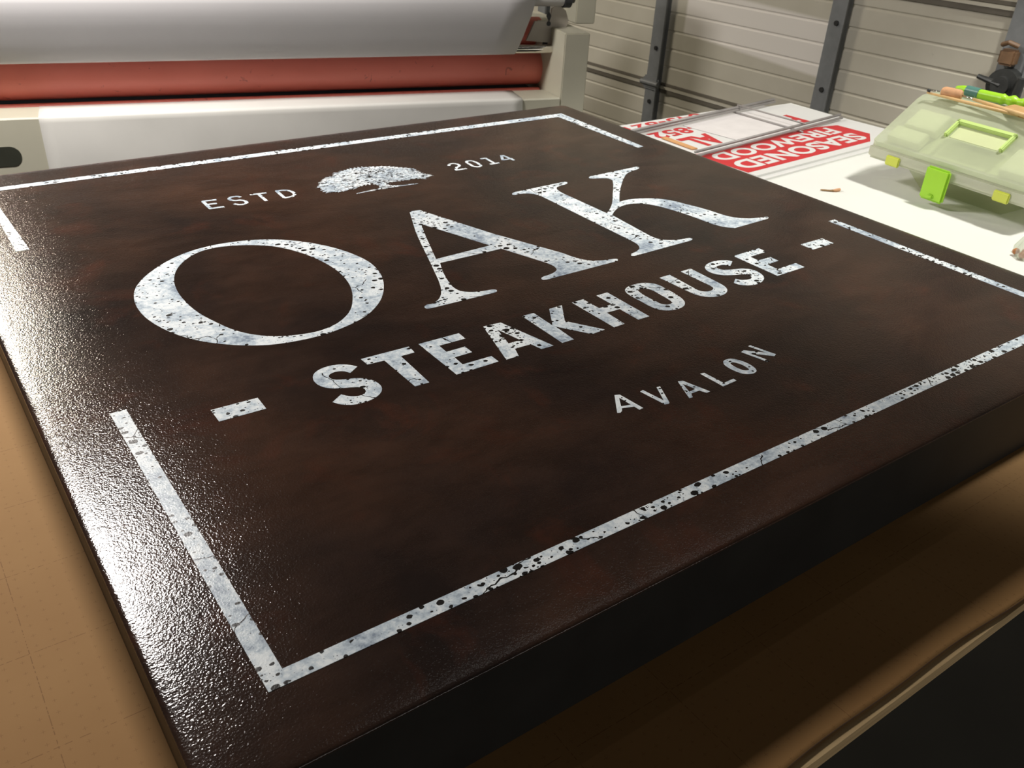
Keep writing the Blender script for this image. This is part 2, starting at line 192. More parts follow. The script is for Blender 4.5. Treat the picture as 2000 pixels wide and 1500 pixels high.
'S2': [[(8783,4113),(8779,4122),(8775,4130),(8770,4138),(8766,4146),(8761,4153),(8748,4167),(8733,4180),(8716,4191),(8699,4201),(8682,4210),(8662,4219),(8640,4226),(8619,4232),(8597,4236),(8575,4240),(8548,4242),(8522,4241),(8494,4239),(8468,4235),(8441,4230),(8419,4225),(8397,4219),(8376,4212),(8355,4203),(8335,4193),(8320,4184),(8305,4173),(8291,4162),(8278,4150),(8266,4137),(8253,4119),(8242,4100),(8232,4080),(8225,4059),(8221,4038),(8219,4018),(8220,3999),(8222,3979),(8226,3959),(8232,3940),(8240,3922),(8250,3903),(8262,3886),(8275,3870),(8289,3855),(8305,3842),(8322,3830),(8341,3820),(8360,3810),(8379,3801),(8397,3792),(8416,3784),(8434,3777),(8453,3770),(8472,3762),(8497,3755),(8522,3749),(8547,3742),(8570,3733),(8589,3719),(8598,3710),(8607,3700),(8616,3689),(8622,3678),(8625,3666),(8626,3655),(8624,3643),(8621,3631),(8616,3620),(8610,3610),(8602,3601),(8592,3592),(8581,3585),(8569,3579),(8557,3575),(8543,3572),(8529,3571),(8514,3572),(8499,3574),(8484,3577),(8467,3581),(8450,3587),(8433,3594),(8417,3603),(8403,3614),(8394,3624),(8385,3636),(8377,3649),(8370,3662),(8362,3674),(8242,3592),(8246,3578),(8249,3564),(8253,3550),(8257,3536),(8263,3523),(8275,3506),(8289,3490),(8306,3475),(8324,3462),(8342,3450),(8360,3440),(8378,3432),(8398,3425),(8418,3419),(8437,3415),(8462,3412),(8488,3411),(8514,3412),(8540,3415),(8565,3419),(8590,3425),(8615,3433),(8640,3442),(8664,3453),(8687,3466),(8703,3476),(8719,3488),(8734,3500),(8748,3513),(8761,3527),(8773,3544),(8783,3561),(8793,3580),(8801,3599),(8807,3618),(8813,3637),(8817,3657),(8820,3677),(8822,3697),(8821,3716),(8818,3735),(8813,3755),(8806,3774),(8797,3792),(8786,3809),(8773,3824),(8757,3838),(8740,3851),(8722,3862),(8704,3872),(8684,3881),(8663,3887),(8642,3892),(8620,3897),(8599,3903),(8579,3909),(8559,3915),(8539,3922),(8519,3930),(8500,3938),(8484,3946),(8467,3953),(8451,3961),(8437,3971),(8426,3984),(8420,3995),(8415,4007),(8411,4020),(8409,4033),(8410,4045),(8413,4055),(8418,4064),(8425,4073),(8432,4081),(8439,4088),(8452,4095),(8466,4100),(8481,4102),(8497,4103),(8512,4102),(8528,4100),(8545,4096),(8561,4090),(8577,4082),(8591,4073),(8601,4064),(8611,4052),(8619,4040),(8628,4028),(8637,4016)]],
'E2': [[(8948,4239),(9507,4265),(9501,4122),(9143,4106),(9141,3956),(9394,3957),(9395,3810),(9141,3796),(9144,3614),(9550,3630),(9547,3476),(8958,3458)]],
'dashR': [[(10195,4063),(10695,4067),(10690,3854),(10195,3839)]],
'dashL': [[(1424,4027),(1885,4015),(1881,3787),(1423,3796)]],
'eE': [[(3296,9658),(3295,9604),(3293,9487),(3292,9371),(3291,9317),(3239,9318),(3240,9371),(3241,9488),(3243,9605),(3244,9659)],[(3258,9692),(3292,9689),(3365,9682),(3438,9676),(3472,9673),(3467,9621),(3434,9624),(3360,9630),(3287,9637),(3253,9640)],[(3275,9529),(3298,9526),(3349,9521),(3401,9516),(3424,9513),(3419,9461),(3395,9464),(3344,9469),(3293,9475),(3269,9477)],[(3248,9342),(3282,9340),(3357,9336),(3431,9332),(3465,9330),(3463,9278),(3428,9280),(3354,9284),(3279,9288),(3245,9290)]],
'eS': [[(3799,9578),(3797,9584),(3792,9597),(3786,9610),(3780,9618),(3773,9624),(3761,9629),(3748,9632),(3736,9633),(3725,9632),(3713,9630),(3702,9625),(3694,9620),(3687,9613),(3680,9603),(3675,9592),(3672,9582),(3672,9571),(3673,9558),(3677,9546),(3682,9536),(3689,9528),(3699,9520),(3712,9511),(3724,9505),(3736,9501),(3751,9498),(3771,9494),(3791,9485),(3808,9471),(3822,9454),(3834,9436),(3842,9418),(3848,9397),(3851,9376),(3851,9354),(3847,9332),(3840,9315),(3831,9300),(3820,9285),(3807,9273),(3790,9263),(3770,9255),(3751,9251),(3731,9251),(3710,9255),(3690,9262),(3673,9272),(3656,9284),(3640,9302),(3626,9323),(3615,9340),(3611,9347),(3657,9373),(3660,9366),(3669,9351),(3681,9335),(3691,9323),(3701,9316),(3713,9309),(3724,9305),(3734,9303),(3744,9303),(3756,9305),(3767,9310),(3775,9315),(3782,9320),(3788,9329),(3793,9338),(3797,9347),(3799,9359),(3799,9372),(3797,9386),(3793,9400),(3788,9412),(3780,9423),(3771,9434),(3763,9441),(3755,9444),(3741,9447),(3723,9450),(3704,9457),(3686,9466),(3668,9477),(3652,9491),(3638,9508),(3628,9527),(3622,9547),(3620,9568),(3621,9589),(3626,9609),(3634,9628),(3646,9646),(3661,9661),(3678,9672),(3698,9680),(3717,9684),(3737,9685),(3758,9683),(3779,9678),(3799,9669),(3817,9655),(3830,9637),(3840,9618),(3846,9602),(3848,9595)]],
'eT': [[(3989,9655),(4029,9651),(4116,9645),(4203,9638),(4243,9635),(4239,9583),(4199,9586),(4112,9593),(4025,9600),(3985,9603)],[(4139,9617),(4137,9561),(4134,9440),(4131,9319),(4129,9263),(4077,9264),(4079,9320),(4082,9441),(4085,9562),(4087,9618)]],
'eD': [[(4437,9620),(4435,9565),(4429,9444),(4424,9324),(4422,9268),(4370,9270),(4372,9326),(4378,9446),(4383,9567),(4385,9623)],[(4398,9646),(4406,9645),(4425,9644),(4450,9642),(4472,9639),(4490,9636),(4509,9633),(4528,9627),(4548,9618),(4569,9603),(4587,9584),(4602,9564),(4615,9543),(4626,9513),(4633,9480),(4635,9448),(4634,9417),(4631,9392),(4626,9365),(4617,9339),(4604,9315),(4590,9297),(4573,9281),(4555,9267),(4534,9256),(4513,9249),(4491,9246),(4471,9245),(4451,9244),(4432,9244),(4411,9245),(4393,9247),(4386,9247),(4391,9299),(4397,9298),(4414,9297),(4433,9296),(4451,9296),(4469,9297),(4486,9298),(4501,9300),(4514,9304),(4527,9311),(4540,9320),(4551,9332),(4561,9343),(4569,9359),(4575,9378),(4579,9399),(4582,9421),(4583,9447),(4581,9473),(4576,9498),(4568,9520),(4559,9535),(4547,9550),(4534,9563),(4521,9573),(4510,9578),(4496,9582),(4480,9585),(4464,9588),(4444,9591),(4422,9592),(4403,9593),(4395,9594)]],
'n2': [[(7505,9552),(7508,9558),(7516,9574),(7528,9593),(7542,9611),(7556,9622),(7571,9631),(7587,9638),(7604,9643),(7622,9645),(7642,9645),(7662,9642),(7681,9635),(7697,9623),(7711,9608),(7722,9592),(7731,9574),(7736,9554),(7737,9533),(7736,9513),(7732,9493),(7723,9473),(7712,9454),(7698,9438),(7682,9423),(7668,9413),(7653,9406),(7640,9400),(7629,9394),(7617,9386),(7605,9377),(7594,9368),(7585,9360),(7570,9339),(7555,9313),(7544,9290),(7539,9281),(7494,9302),(7499,9312),(7511,9337),(7528,9366),(7547,9393),(7561,9406),(7574,9417),(7589,9427),(7603,9437),(7618,9445),(7632,9451),(7643,9457),(7651,9462),(7661,9472),(7671,9484),(7679,9496),(7684,9508),(7686,9520),(7687,9533),(7686,9546),(7683,9557),(7679,9567),(7672,9577),(7664,9585),(7657,9591),(7649,9594),(7638,9595),(7626,9595),(7614,9594),(7604,9591),(7594,9586),(7585,9580),(7577,9575),(7569,9565),(7560,9550),(7553,9536),(7550,9530)],[(7491,9303),(7528,9304),(7607,9305),(7687,9306),(7723,9307),(7724,9257),(7688,9256),(7608,9255),(7529,9254),(7492,9253)]],
'n0': [[(7938,9648),(7963,9656),(7990,9657),(8015,9654),(8040,9645),(8064,9621),(8078,9590),(8085,9558),(8091,9528),(8094,9491),(8090,9453),(8084,9416),(8077,9382),(8073,9359),(8069,9334),(8062,9307),(8046,9283),(8027,9267),(8005,9255),(7981,9247),(7955,9246),(7931,9254),(7911,9269),(7895,9285),(7881,9304),(7867,9342),(7868,9385),(7873,9425),(7877,9460),(7877,9484),(7876,9511),(7878,9540),(7884,9568),(7893,9590),(7903,9611),(7918,9632)],[(7955,9597),(7947,9585),(7939,9569),(7932,9553),(7928,9533),(7926,9511),(7927,9485),(7927,9458),(7923,9418),(7918,9381),(7917,9351),(7925,9328),(7933,9318),(7944,9307),(7955,9299),(7962,9296),(7971,9296),(7985,9301),(7999,9309),(8008,9316),(8015,9327),(8020,9345),(8024,9367),(8028,9391),(8035,9426),(8041,9459),(8043,9491),(8041,9522),(8036,9547),(8030,9574),(8022,9593),(8013,9602),(8004,9605),(7988,9607),(7972,9606),(7962,9603)]],
'n1': [[(8249,9663),(8267,9663),(8305,9664),(8343,9664),(8361,9664),(8361,9614),(8344,9614),(8306,9614),(8267,9613),(8250,9613)],[(8378,9646),(8375,9592),(8366,9473),(8358,9354),(8354,9299),(8304,9302),(8308,9357),(8317,9476),(8325,9595),(8329,9650)],[(8226,9328),(8257,9328),(8325,9328),(8392,9328),(8423,9328),(8423,9278),(8392,9278),(8325,9278),(8257,9278),(8226,9278)]],
'n4': [[(8726,9311),(8724,9366),(8719,9484),(8714,9603),(8712,9657),(8762,9659),(8764,9605),(8769,9486),(8774,9368),(8776,9313)],[(8736,9646),(8713,9606),(8665,9521),(8616,9435),(8594,9396),(8550,9421),(8573,9460),(8621,9546),(8670,9631),(8692,9671)],[(8568,9441),(8604,9440),(8680,9439),(8756,9438),(8791,9437),(8790,9388),(8755,9388),(8679,9389),(8603,9390),(8568,9391)]],
'vA': [[(4983,2245),(5036,2223),(5072,1906),(5015,1902),(5011,1972),(4883,2015),(4847,1975),(4815,1960),(4782,1973)],[(4989,2181),(5010,2018),(4898,2045)]],
'vV': [[(5264,2161),(5307,2169),(5354,1905),(5472,2136),(5518,2133),(5377,1846),(5360,1833),(5309,1843)]],
'vA2': [[(5756,2110),(5811,2092),(5906,1786),(5853,1784),(5819,1857),(5700,1857),(5662,1797),(5614,1799)],[(5763,2047),(5812,1901),(5708,1893)]],
'vL': [[(6088,2104),(6138,2094),(6163,1833),(6323,1842),(6323,1798),(6103,1787)]],
'vO': [[(6520,2170),(6548,2180),(6576,2181),(6604,2177),(6630,2168),(6651,2153),(6667,2134),(6680,2116),(6690,2098),(6700,2077),(6709,2054),(6715,2031),(6719,2008),(6722,1984),(6723,1959),(6721,1933),(6717,1908),(6712,1889),(6706,1870),(6695,1849),(6677,1828),(6652,1816),(6628,1811),(6604,1810),(6582,1813),(6560,1820),(6539,1830),(6521,1843),(6503,1859),(6487,1882),(6477,1908),(6470,1933),(6465,1955),(6461,1980),(6459,2005),(6458,2031),(6460,2055),(6462,2071),(6464,2088),(6469,2107),(6478,2126),(6486,2138),(6495,2149),(6506,2160)],[(6556,2100),(6552,2096),(6549,2091),(6546,2088),(6543,2081),(6541,2073),(6539,2061),(6538,2048),(6536,2028),(6537,2009),(6538,1990),(6542,1970),(6546,1951),(6551,1933),(6556,1920),(6563,1910),(6569,1904),(6579,1897),(6589,1892),(6598,1890),(6608,1889),(6619,1889),(6627,1890),(6629,1891),(6630,1892),(6633,1899),(6637,1912),(6641,1925),(6644,1942),(6645,1959),(6644,1978),(6642,1997),(6639,2014),(6634,2031),(6628,2046),(6621,2061),(6613,2075),(6605,2087),(6598,2095),(6593,2098),(6585,2101),(6573,2103),(6563,2102),(6557,2100)]],
'vN': [[(6861,2216),(6917,2230),(7108,2050),(7041,2272),(7078,2276),(7170,1975),(7121,1954),(6921,2145),(6988,1915),(6943,1907)]],
'brT': [[(11633,11619),(11556,8950),(11398,8930),(11392,11408),(680,11428),(757,8894),(601,8900),(601,11584)]],
'brB': [[(607,603),(11567,601),(11569,4505),(11415,4501),(11408,743),(756,737),(758,4437),(610,4437)]],
'tree': [[(5068,9518),(5055,9541),(5116,9571),(5096,9596),(5146,9623),(5127,9651),(5222,9674),(5151,9708),(5258,9725),(5220,9761),(5291,9778),(5261,9817),(5320,9833),(5325,9855),(5390,9855),(5360,9894),(5481,9867),(5436,9918),(5547,9888),(5515,9946),(5567,9950),(5539,10016),(5615,9991),(5584,10064),(5676,10006),(5669,10061),(5726,10033),(5717,10106),(5785,10058),(5799,10115),(5849,10085),(5871,10139),(5917,10093),(5940,10189),(5982,10111),(6017,10167),(6048,10100),(6089,10172),(6105,10085),(6159,10166),(6167,10083),(6219,10129),(6224,10064),(6284,10110),(6292,10062),(6346,10086),(6336,10026),(6401,10057),(6418,10027),(6488,10047),(6475,9995),(6552,10015),(6533,9966),(6611,9981),(6571,9920),(6655,9925),(6638,9882),(6704,9873),(6677,9831),(6756,9822),(6738,9787),(6831,9777),(6793,9742),(6877,9726),(6824,9695),(6910,9676),(6880,9637),(6909,9599),(6846,9564),(6919,9519),(6866,9491),(6914,9449),(6877,9423),(6927,9377),(6902,9361),(6969,9318),(6903,9317),(7012,9258),(6942,9262),(7008,9185),(6918,9197),(6916,9169),(6822,9188),(6872,9130),(6778,9152),(6813,9097),(6710,9161),(6747,9135),(6659,9190),(6661,9186),(6587,9212),(6586,9187),(6517,9211),(6541,9161),(6447,9211),(6434,9189),(6382,9204),(6368,9184),(6299,9232),(6305,9180),(6246,9222),(6230,9193),(6172,9239),(6169,9157),(6142,9190),(6114,9154),(6074,9171),(6041,9135),(6004,9181),(5967,9122),(5950,9177),(5935,9166),(5934,9250),(5910,9210),(5889,9279),(5834,9235),(5829,9303),(5761,9240),(5771,9299),(5690,9232),(5689,9267),(5624,9228),(5626,9236),(5573,9186),(5582,9199),(5498,9151),(5534,9213),(5444,9165),(5446,9192),(5385,9159),(5382,9170),(5316,9134),(5313,9162),(5221,9132),(5242,9172),(5184,9164),(5201,9198),(5095,9167),(5136,9210),(5033,9184),(5098,9252),(5016,9261),(5090,9326),(5015,9338),(5091,9393),(5055,9418),(5080,9456),(5006,9477)],[(5961,9186),(6149,9180),(6100,9118),(6144,9058),(6289,9014),(6445,8988),(6570,8964),(6556,8943),(6315,8959),(6094,8967),(5958,8961),(5874,8970),(5649,8957),(5447,8940),(5462,8968),(5613,8991),(5787,9013),(5898,9025),(5933,9098)]],
}
# ------------------------------------------------------------------ materials
def board_colour(nt, v):
    """mottled dark brown of the sign face"""
    n1 = noise(nt, v, 3.2, 5, .6, .4); n2 = noise(nt, v, 11, 4, .65, .6)
    mp = N(nt, 'ShaderNodeMapping', inp={'Scale': (1.0, 2.6, 1.0)}); L(nt, v, mp.inputs['Vector'])
    n3 = noise(nt, mp.outputs['Vector'], 9, 5, .7, .3)
    a = ramp(nt, n1, [(.32, (.0170, .0120, .0110)), (.5, (.0360, .0205, .0150)), (.68, (.0560, .0280, .0180))])
    r = ramp(nt, n2, [(.55, 0), (.72, 1)])
    c = mixc(nt, math_n(nt, 'MULTIPLY', r, .42), a, (.080, .0250, .0140))
    d = ramp(nt, n3, [(.35, .78), (.65, 1.15)])
    mul = nt.nodes.new('ShaderNodeMix'); mul.data_type = 'RGBA'; mul.blend_type = 'MULTIPLY'; mul.inputs[0].default_value = 1
    L(nt, c, mul.inputs[6]); L(nt, d, mul.inputs[7])
    return mul.outputs[2]

def orange_peel(nt, v, b, strength=.5, dist=.0004):
    h1 = noise(nt, v, 600, 1, .5, .1)
    h2 = noise(nt, v, 190, 2, .5)
    h = math_n(nt, 'ADD', h1, math_n(nt, 'MULTIPLY', h2, .45))
    bump(nt, h, b, strength, dist)

def make_board():
    m, nt, b = new_mat('sign_face_brown'); v = objvec(nt)
    L(nt, board_colour(nt, v), b.inputs['Base Color'])
    b.inputs['Roughness'].default_value = .12
    b.inputs['IOR'].default_value = 1.47
    orange_peel(nt, v, b, PEEL, .0004)
    return m
PEEL = .56

def make_paint(name, spots=1.0, streak=False, gate=1.25, wearat=1.05):
    """worn white film: mottled, pocked and cracked down to the brown below"""
    m, nt, b = new_mat(name); v = objvec(nt)
    big = noise(nt, v, 17, 5, .68, .5)
    fine = noise(nt, v, 170, 4, .7)
    white = ramp(nt, math_n(nt, 'ADD', math_n(nt, 'MULTIPLY', big, .6), math_n(nt, 'MULTIPLY', fine, .4)),
                 [(.37, (.27, .33, .41)), (.46, (.55, .64, .71)), (.56, (.87, .93, .95))])
    # pock marks
    mp = N(nt, 'ShaderNodeMapping', inp={'Scale': (1.0, 1.25, 1.0)}); L(nt, v, mp.inputs['Vector'])
    wob = N(nt, 'ShaderNodeTexNoise', inp={'Scale': 160, 'Detail': 2}); L(nt, v, wob.inputs['Vector'])
    vm = N(nt, 'ShaderNodeVectorMath', operation='SCALE'); L(nt, wob.outputs['Color'], vm.inputs[0]); vm.inputs['Scale'].default_value = .003
    va = N(nt, 'ShaderNodeVectorMath', operation='ADD'); L(nt, mp.outputs['Vector'], va.inputs[0]); L(nt, vm.outputs[0], va.inputs[1])
    masks = []
    dens = noise(nt, v, 17, 3, .6)
    for sc, lo, hi, kk in ((86, .15, .40, 1.0), (165, .05, .36, 1.0), (300, -.12, .33, 1.0)):
        vo = N(nt, 'ShaderNodeTexVoronoi', inp={'Scale': sc, 'Randomness': 1.0}); vo.voronoi_dimensions = '2D'
        L(nt, va.outputs[0], vo.inputs['Vector'])
        thr = N(nt, 'ShaderNodeMapRange', inp={'From Min': .50, 'From Max': .82, 'To Min': lo * spots, 'To Max': hi * spots * kk})
        sep = N(nt, 'ShaderNodeSeparateColor'); L(nt, vo.outputs['Color'], sep.inputs[0])
        # each cell has its own chance of being a hole
        L(nt, math_n(nt, 'ADD', math_n(nt, 'MULTIPLY', dens, .72), math_n(nt, 'MULTIPLY', sep.outputs[0], .33)), thr.inputs['Value'])
        on = math_n(nt, 'GREATER_THAN', math_n(nt, 'ADD', math_n(nt, 'MULTIPLY', dens, 1.1), sep.outputs[1]), gate)
        masks.append(math_n(nt, 'MULTIPLY', math_n(nt, 'LESS_THAN', vo.outputs['Distance'], thr.outputs[0]), on))
    msk = math_n(nt, 'MAXIMUM', math_n(nt, 'MAXIMUM', masks[0], masks[1]), masks[2])
    # larger worn-through clusters
    cl = noise(nt, v, 20, 2, .5); rag = noise(nt, va.outputs[0], 300, 3, .7)
    wear = math_n(nt, 'GREATER_THAN', math_n(nt, 'ADD', math_n(nt, 'MULTIPLY', cl, 1.0), math_n(nt, 'MULTIPLY', rag, .55)), wearat)
    msk = math_n(nt, 'MAXIMUM', msk, wear)
    # cracks
    cv = N(nt, 'ShaderNodeTexVoronoi', feature='DISTANCE_TO_EDGE', inp={'Scale': 7.5, 'Randomness': 1}); cv.voronoi_dimensions = '2D'
    w2 = N(nt, 'ShaderNodeTexNoise', inp={'Scale': 35, 'Detail': 3}); L(nt, v, w2.inputs['Vector'])
    vs = N(nt, 'ShaderNodeVectorMath', operation='SCALE'); L(nt, w2.outputs['Color'], vs.inputs[0]); vs.inputs['Scale'].default_value = .03
    vb = N(nt, 'ShaderNodeVectorMath', operation='ADD'); L(nt, v, vb.inputs[0]); L(nt, vs.outputs[0], vb.inputs[1])
    L(nt, vb.outputs[0], cv.inputs['Vector'])
    cgate = math_n(nt, 'GREATER_THAN', noise(nt, v, 8, 2), .47)
    crack = math_n(nt, 'MULTIPLY', math_n(nt, 'LESS_THAN', cv.outputs['Distance'], .0045), cgate)
    msk = math_n(nt, 'MAXIMUM', msk, crack)
    if streak:
        ms = N(nt, 'ShaderNodeMapping', inp={'Scale': (.55, 1.3, 1), 'Rotation': (0, 0, .5)}); L(nt, v, ms.inputs['Vector'])
        st = noise(nt, ms.outputs['Vector'], 230, 3, .7, 1.2)
        msk = math_n(nt, 'MAXIMUM', msk, math_n(nt, 'GREATER_THAN', st, .56))
    L(nt, mixc(nt, msk, white, (.012, .010, .009)), b.inputs['Base Color'])
    b.inputs['Roughness'].default_value = .27
    orange_peel(nt, v, b, .25, .0004)
    return m

def make_mat_tan():
    m, nt, b = new_mat('tan_cutting_mat'); v = posvec(nt)
    base = ramp(nt, noise(nt, v, 5, 4, .6), [(.3, (.325, .178, .068)), (.7, (.37, .212, .084))])
    sep = N(nt, 'ShaderNodeSeparateXYZ'); L(nt, v, sep.inputs[0])
    def lines(axis, pitch, w):
        x = math_n(nt, 'FRACT', math_n(nt, 'DIVIDE', math_n(nt, 'ADD', sep.outputs[axis], 3.0), pitch))
        d = math_n(nt, 'ABSOLUTE', math_n(nt, 'SUBTRACT', x, .5))
        return math_n(nt, 'LESS_THAN', d, w / pitch / 2)
    brk = math_n(nt, 'GREATER_THAN', noise(nt, v, 260, 2), .47)
    major = math_n(nt, 'MULTIPLY', math_n(nt, 'MAXIMUM', lines(0, .1016, .0007), lines(1, .1016, .0007)), brk)
    # little crosses every half inch
    lx, ly = lines(0, .0127, .0005), lines(1, .0127, .0005)
    nx, ny = lines(0, .0127, .0035), lines(1, .0127, .0035)
    cross = math_n(nt, 'MAXIMUM', math_n(nt, 'MULTIPLY', lx, ny), math_n(nt, 'MULTIPLY', ly, nx))
    cross = math_n(nt, 'MULTIPLY', cross, .6)
    fac = math_n(nt, 'MULTIPLY', math_n(nt, 'MAXIMUM', major, cross), .5)
    L(nt, mixc(nt, fac, base, (.12, .050, .020)), b.inputs['Base Color'])
    b.inputs['Roughness'].default_value = .75
    b.inputs['Specular IOR Level'].default_value = .18
    bump(nt, noise(nt, v, 420, 2), b, .12, .0003)
    return m

def make_roller():
    m, nt, b = new_mat('red_silicone_roller'); v = objvec(nt)
    smear = noise(nt, v, 24, 5, .7, 1.0)
    c = ramp(nt, noise(nt, v, 4, 3), [(.3, (.78, .215, .165)), (.7, (.86, .250, .195))])
    mk = ramp(nt, smear, [(.64, 0), (.70, 1)])
    L(nt, mixc(nt, math_n(nt, 'MULTIPLY', mk, .6), c, (.22, .055, .045)), b.inputs['Base Color'])
    b.inputs['Roughness'].default_value = .55
    return m

def make_door():
    """cream painted sheet steel with reflected light painted in as a paler patch; door frame coordinates in metres"""
    m, nt, b = new_mat('cream_door_paint'); v = posvec(nt)
    tc = N(nt, 'ShaderNodeTexCoord'); ob = tc.outputs['Object']
    sep = N(nt, 'ShaderNodeSeparateXYZ'); L(nt, ob, sep.inputs[0])
    base = ramp(nt, noise(nt, v, 3, 5, .6), [(.3, (.52, .49, .40)), (.7, (.60, .57, .48))])
    scuff = ramp(nt, noise(nt, v, 22, 5, .75), [(.68, 0), (.76, 1)])
    base = mixc(nt, math_n(nt, 'MULTIPLY', scuff, .35), base, (.27, .25, .20))
    # patch of painted-in light between the two left stiles, with a slanting lower edge
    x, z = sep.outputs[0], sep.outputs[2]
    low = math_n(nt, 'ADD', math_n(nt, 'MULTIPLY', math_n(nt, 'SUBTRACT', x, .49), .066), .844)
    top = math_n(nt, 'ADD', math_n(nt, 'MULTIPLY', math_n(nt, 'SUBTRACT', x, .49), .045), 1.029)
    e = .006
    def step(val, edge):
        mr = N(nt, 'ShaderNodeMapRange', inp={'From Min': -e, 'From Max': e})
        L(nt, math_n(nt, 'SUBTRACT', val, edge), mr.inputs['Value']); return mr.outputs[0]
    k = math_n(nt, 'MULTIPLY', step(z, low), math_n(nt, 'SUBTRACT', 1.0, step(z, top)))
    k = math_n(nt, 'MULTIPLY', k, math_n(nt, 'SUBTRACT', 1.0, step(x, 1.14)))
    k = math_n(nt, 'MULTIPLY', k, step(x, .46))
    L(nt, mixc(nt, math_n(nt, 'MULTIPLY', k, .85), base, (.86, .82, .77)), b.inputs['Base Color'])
    b.inputs['Roughness'].default_value = .5
    return m

def make_ply():
    m, nt, b = new_mat('plywood'); v = posvec(nt)
    mp = N(nt, 'ShaderNodeMapping', inp={'Scale': (1, 14, 60)}); L(nt, v, mp.inputs['Vector'])
    L(nt, ramp(nt, noise(nt, mp.outputs['Vector'], 9, 4, .6, .3), [(.3, (.40, .27, .13)), (.7, (.58, .42, .22))]), b.inputs['Base Color'])
    b.inputs['Roughness'].default_value = .6
    return m

def make_clear(name, col, rough, alpha_mix):
    """cloudy polypropylene: part see-through, part milky"""
    m, nt, b = new_mat(name); v = objvec(nt)
    f = noise(nt, v, 30, 4, .6)
    L(nt, ramp(nt, f, [(.3, tuple(c * .94 for c in col)), (.7, col)]), b.inputs['Base Color'])
    b.inputs['Roughness'].default_value = rough
    tl = N(nt, 'ShaderNodeBsdfTranslucent'); tl.inputs[0].default_value = (*col, 1)
    tr = N(nt, 'ShaderNodeBsdfTransparent'); tr.inputs[0].default_value = (.93, .97, .90, 1)
    out = nt.nodes['Material Output']
    m1 = N(nt, 'ShaderNodeMixShader'); m1.inputs[0].default_value = .4
    L(nt, b.outputs[0], m1.inputs[1]); L(nt, tl.outputs[0], m1.inputs[2])
    m2 = N(nt, 'ShaderNodeMixShader'); m2.inputs[0].default_value = alpha_mix
    L(nt, m1.outputs[0], m2.inputs[1]); L(nt, tr.outputs[0], m2.inputs[2])
    L(nt, m2.outputs[0], out.inputs['Surface'])
    return m

M = {}
M['board'] = make_board()
M['paint'] = make_paint('worn_white_film', 1.0)
M['paint_border'] = make_paint('worn_white_film_border', 1.05, gate=1.06, wearat=1.10)
M['paint_small'] = make_paint('worn_white_film_small', .8)
M['paint_tree'] = make_paint('worn_white_film_leafy', 1.0, True, wearat=.96)
M['side'] = plain('sign_side_black', (.016, .0155, .014), .5, var=.2, spec=.3)
M['mat'] = make_mat_tan()
M['mat_edge'] = plain('mat_edge_brown', (.10, .055, .028), .6)
M['ply'] = make_ply()
M['white_top'] = plain('white_laminate', (.80, .81, .765), .4, var=.02, scale=3)
M['table_leg'] = plain('dark_table_frame', (.03, .03, .03), .5)
M['beige'] = plain('beige_powder_coat', (.54, .52, .41), .45, var=.04, scale=5, bmp=.05, bscale=500)
M['beige_in'] = plain('beige_inner_plate', (.36, .34, .28), .5, var=.06, scale=5)
M['bracket'] = plain('pale_bracket', (.45, .41, .35), .45, var=.06)
M['roller'] = make_roller()
M['chrome'] = plain('chrome', (.75, .72, .66), .14, metal=1, var=.05)
M['silver'] = plain('silver_grey_tube', (.50, .49, .47), .35, var=.05)
M['film'] = plain('white_vinyl_film', (.62, .61, .615), .38, var=.02, scale=2)
M['paper'] = plain('white_paper', (.74, .73, .68), .75, var=.03, scale=7, bmp=.08, bscale=20)
M['dark'] = plain('dark_interior', (.035, .037, .04), .6)
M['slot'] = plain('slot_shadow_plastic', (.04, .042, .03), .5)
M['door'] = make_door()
M['stile'] = plain('grey_galvanised_steel', (.215, .225, .23), .5, metal=.1, var=.12, scale=20)
M['seam'] = plain('brown_weather_strip', (.14, .125, .10), .7)
M['bolt'] = plain('dark_bolt', (.04, .04, .04), .5, metal=.5)
M['lock'] = plain('dark_lock_metal', (.055, .057, .055), .42, metal=.3, var=.25, scale=40)
M['lockbrown'] = plain('brown_latch_box', (.20, .115, .06), .5, var=.25, scale=30)
M['wall'] = plain('wall_paint', (.34, .33, .30), .8, var=.05, scale=2)
M['ceil'] = plain('ceiling_grey', (.13, .125, .115), .9, var=.05, scale=2)
M['floor'] = plain('dark_concrete', (.022, .021, .018), .8, var=.2, scale=3, bmp=.1)
M['sign_white'] = plain('white_corrugated_plastic', (.70, .70, .68), .45, var=.02)
M['sign_red'] = plain('red_print', (.56, .035, .04), .45, var=.06, scale=8)
M['wire'] = plain('galvanised_wire', (.34, .32, .31), .5, metal=.2)
M['sheet'] = plain('thin_white_sheet', (.72, .69, .68), .5, var=.05, scale=24)
M['orange_wood'] = plain('orange_wood', (.62, .34, .15), .5, var=.1, scale=20)
M['lid'] = make_clear('cloudy_clear_plastic', (.75, .79, .62), .3, .38)
M['bucket'] = make_clear('olive_bucket_plastic', (.75, .73, .45), .4, .74)
M['lid_side'] = make_clear('cloudy_rim_plastic', (.80, .80, .68), .3, .25)
M['tray'] = plain('pale_green_tray', (.60, .66, .37), .45, var=.04)
M['cell'] = plain('pale_compartment', (.70, .73, .52), .45, var=.03)
M['handle'] = plain('light_green_handle', (.55, .72, .24), .4, var=.04)
M['lime'] = plain('lime_green_plastic', (.36, .68, .035), .35, var=.05)
M['tab'] = plain('yellow_green_tab', (.62, .68, .10), .4, var=.05)
M['teal'] = plain('teal_plastic', (.09, .22, .19), .35)
M['cork'] = plain('cork', (.60, .33, .17), .7, var=.15, scale=80)
M['bamboo'] = plain('bamboo', (.66, .44, .20), .5, var=.12, scale=60)
M['steel'] = plain('bright_steel', (.7, .7, .68), .2, metal=1)
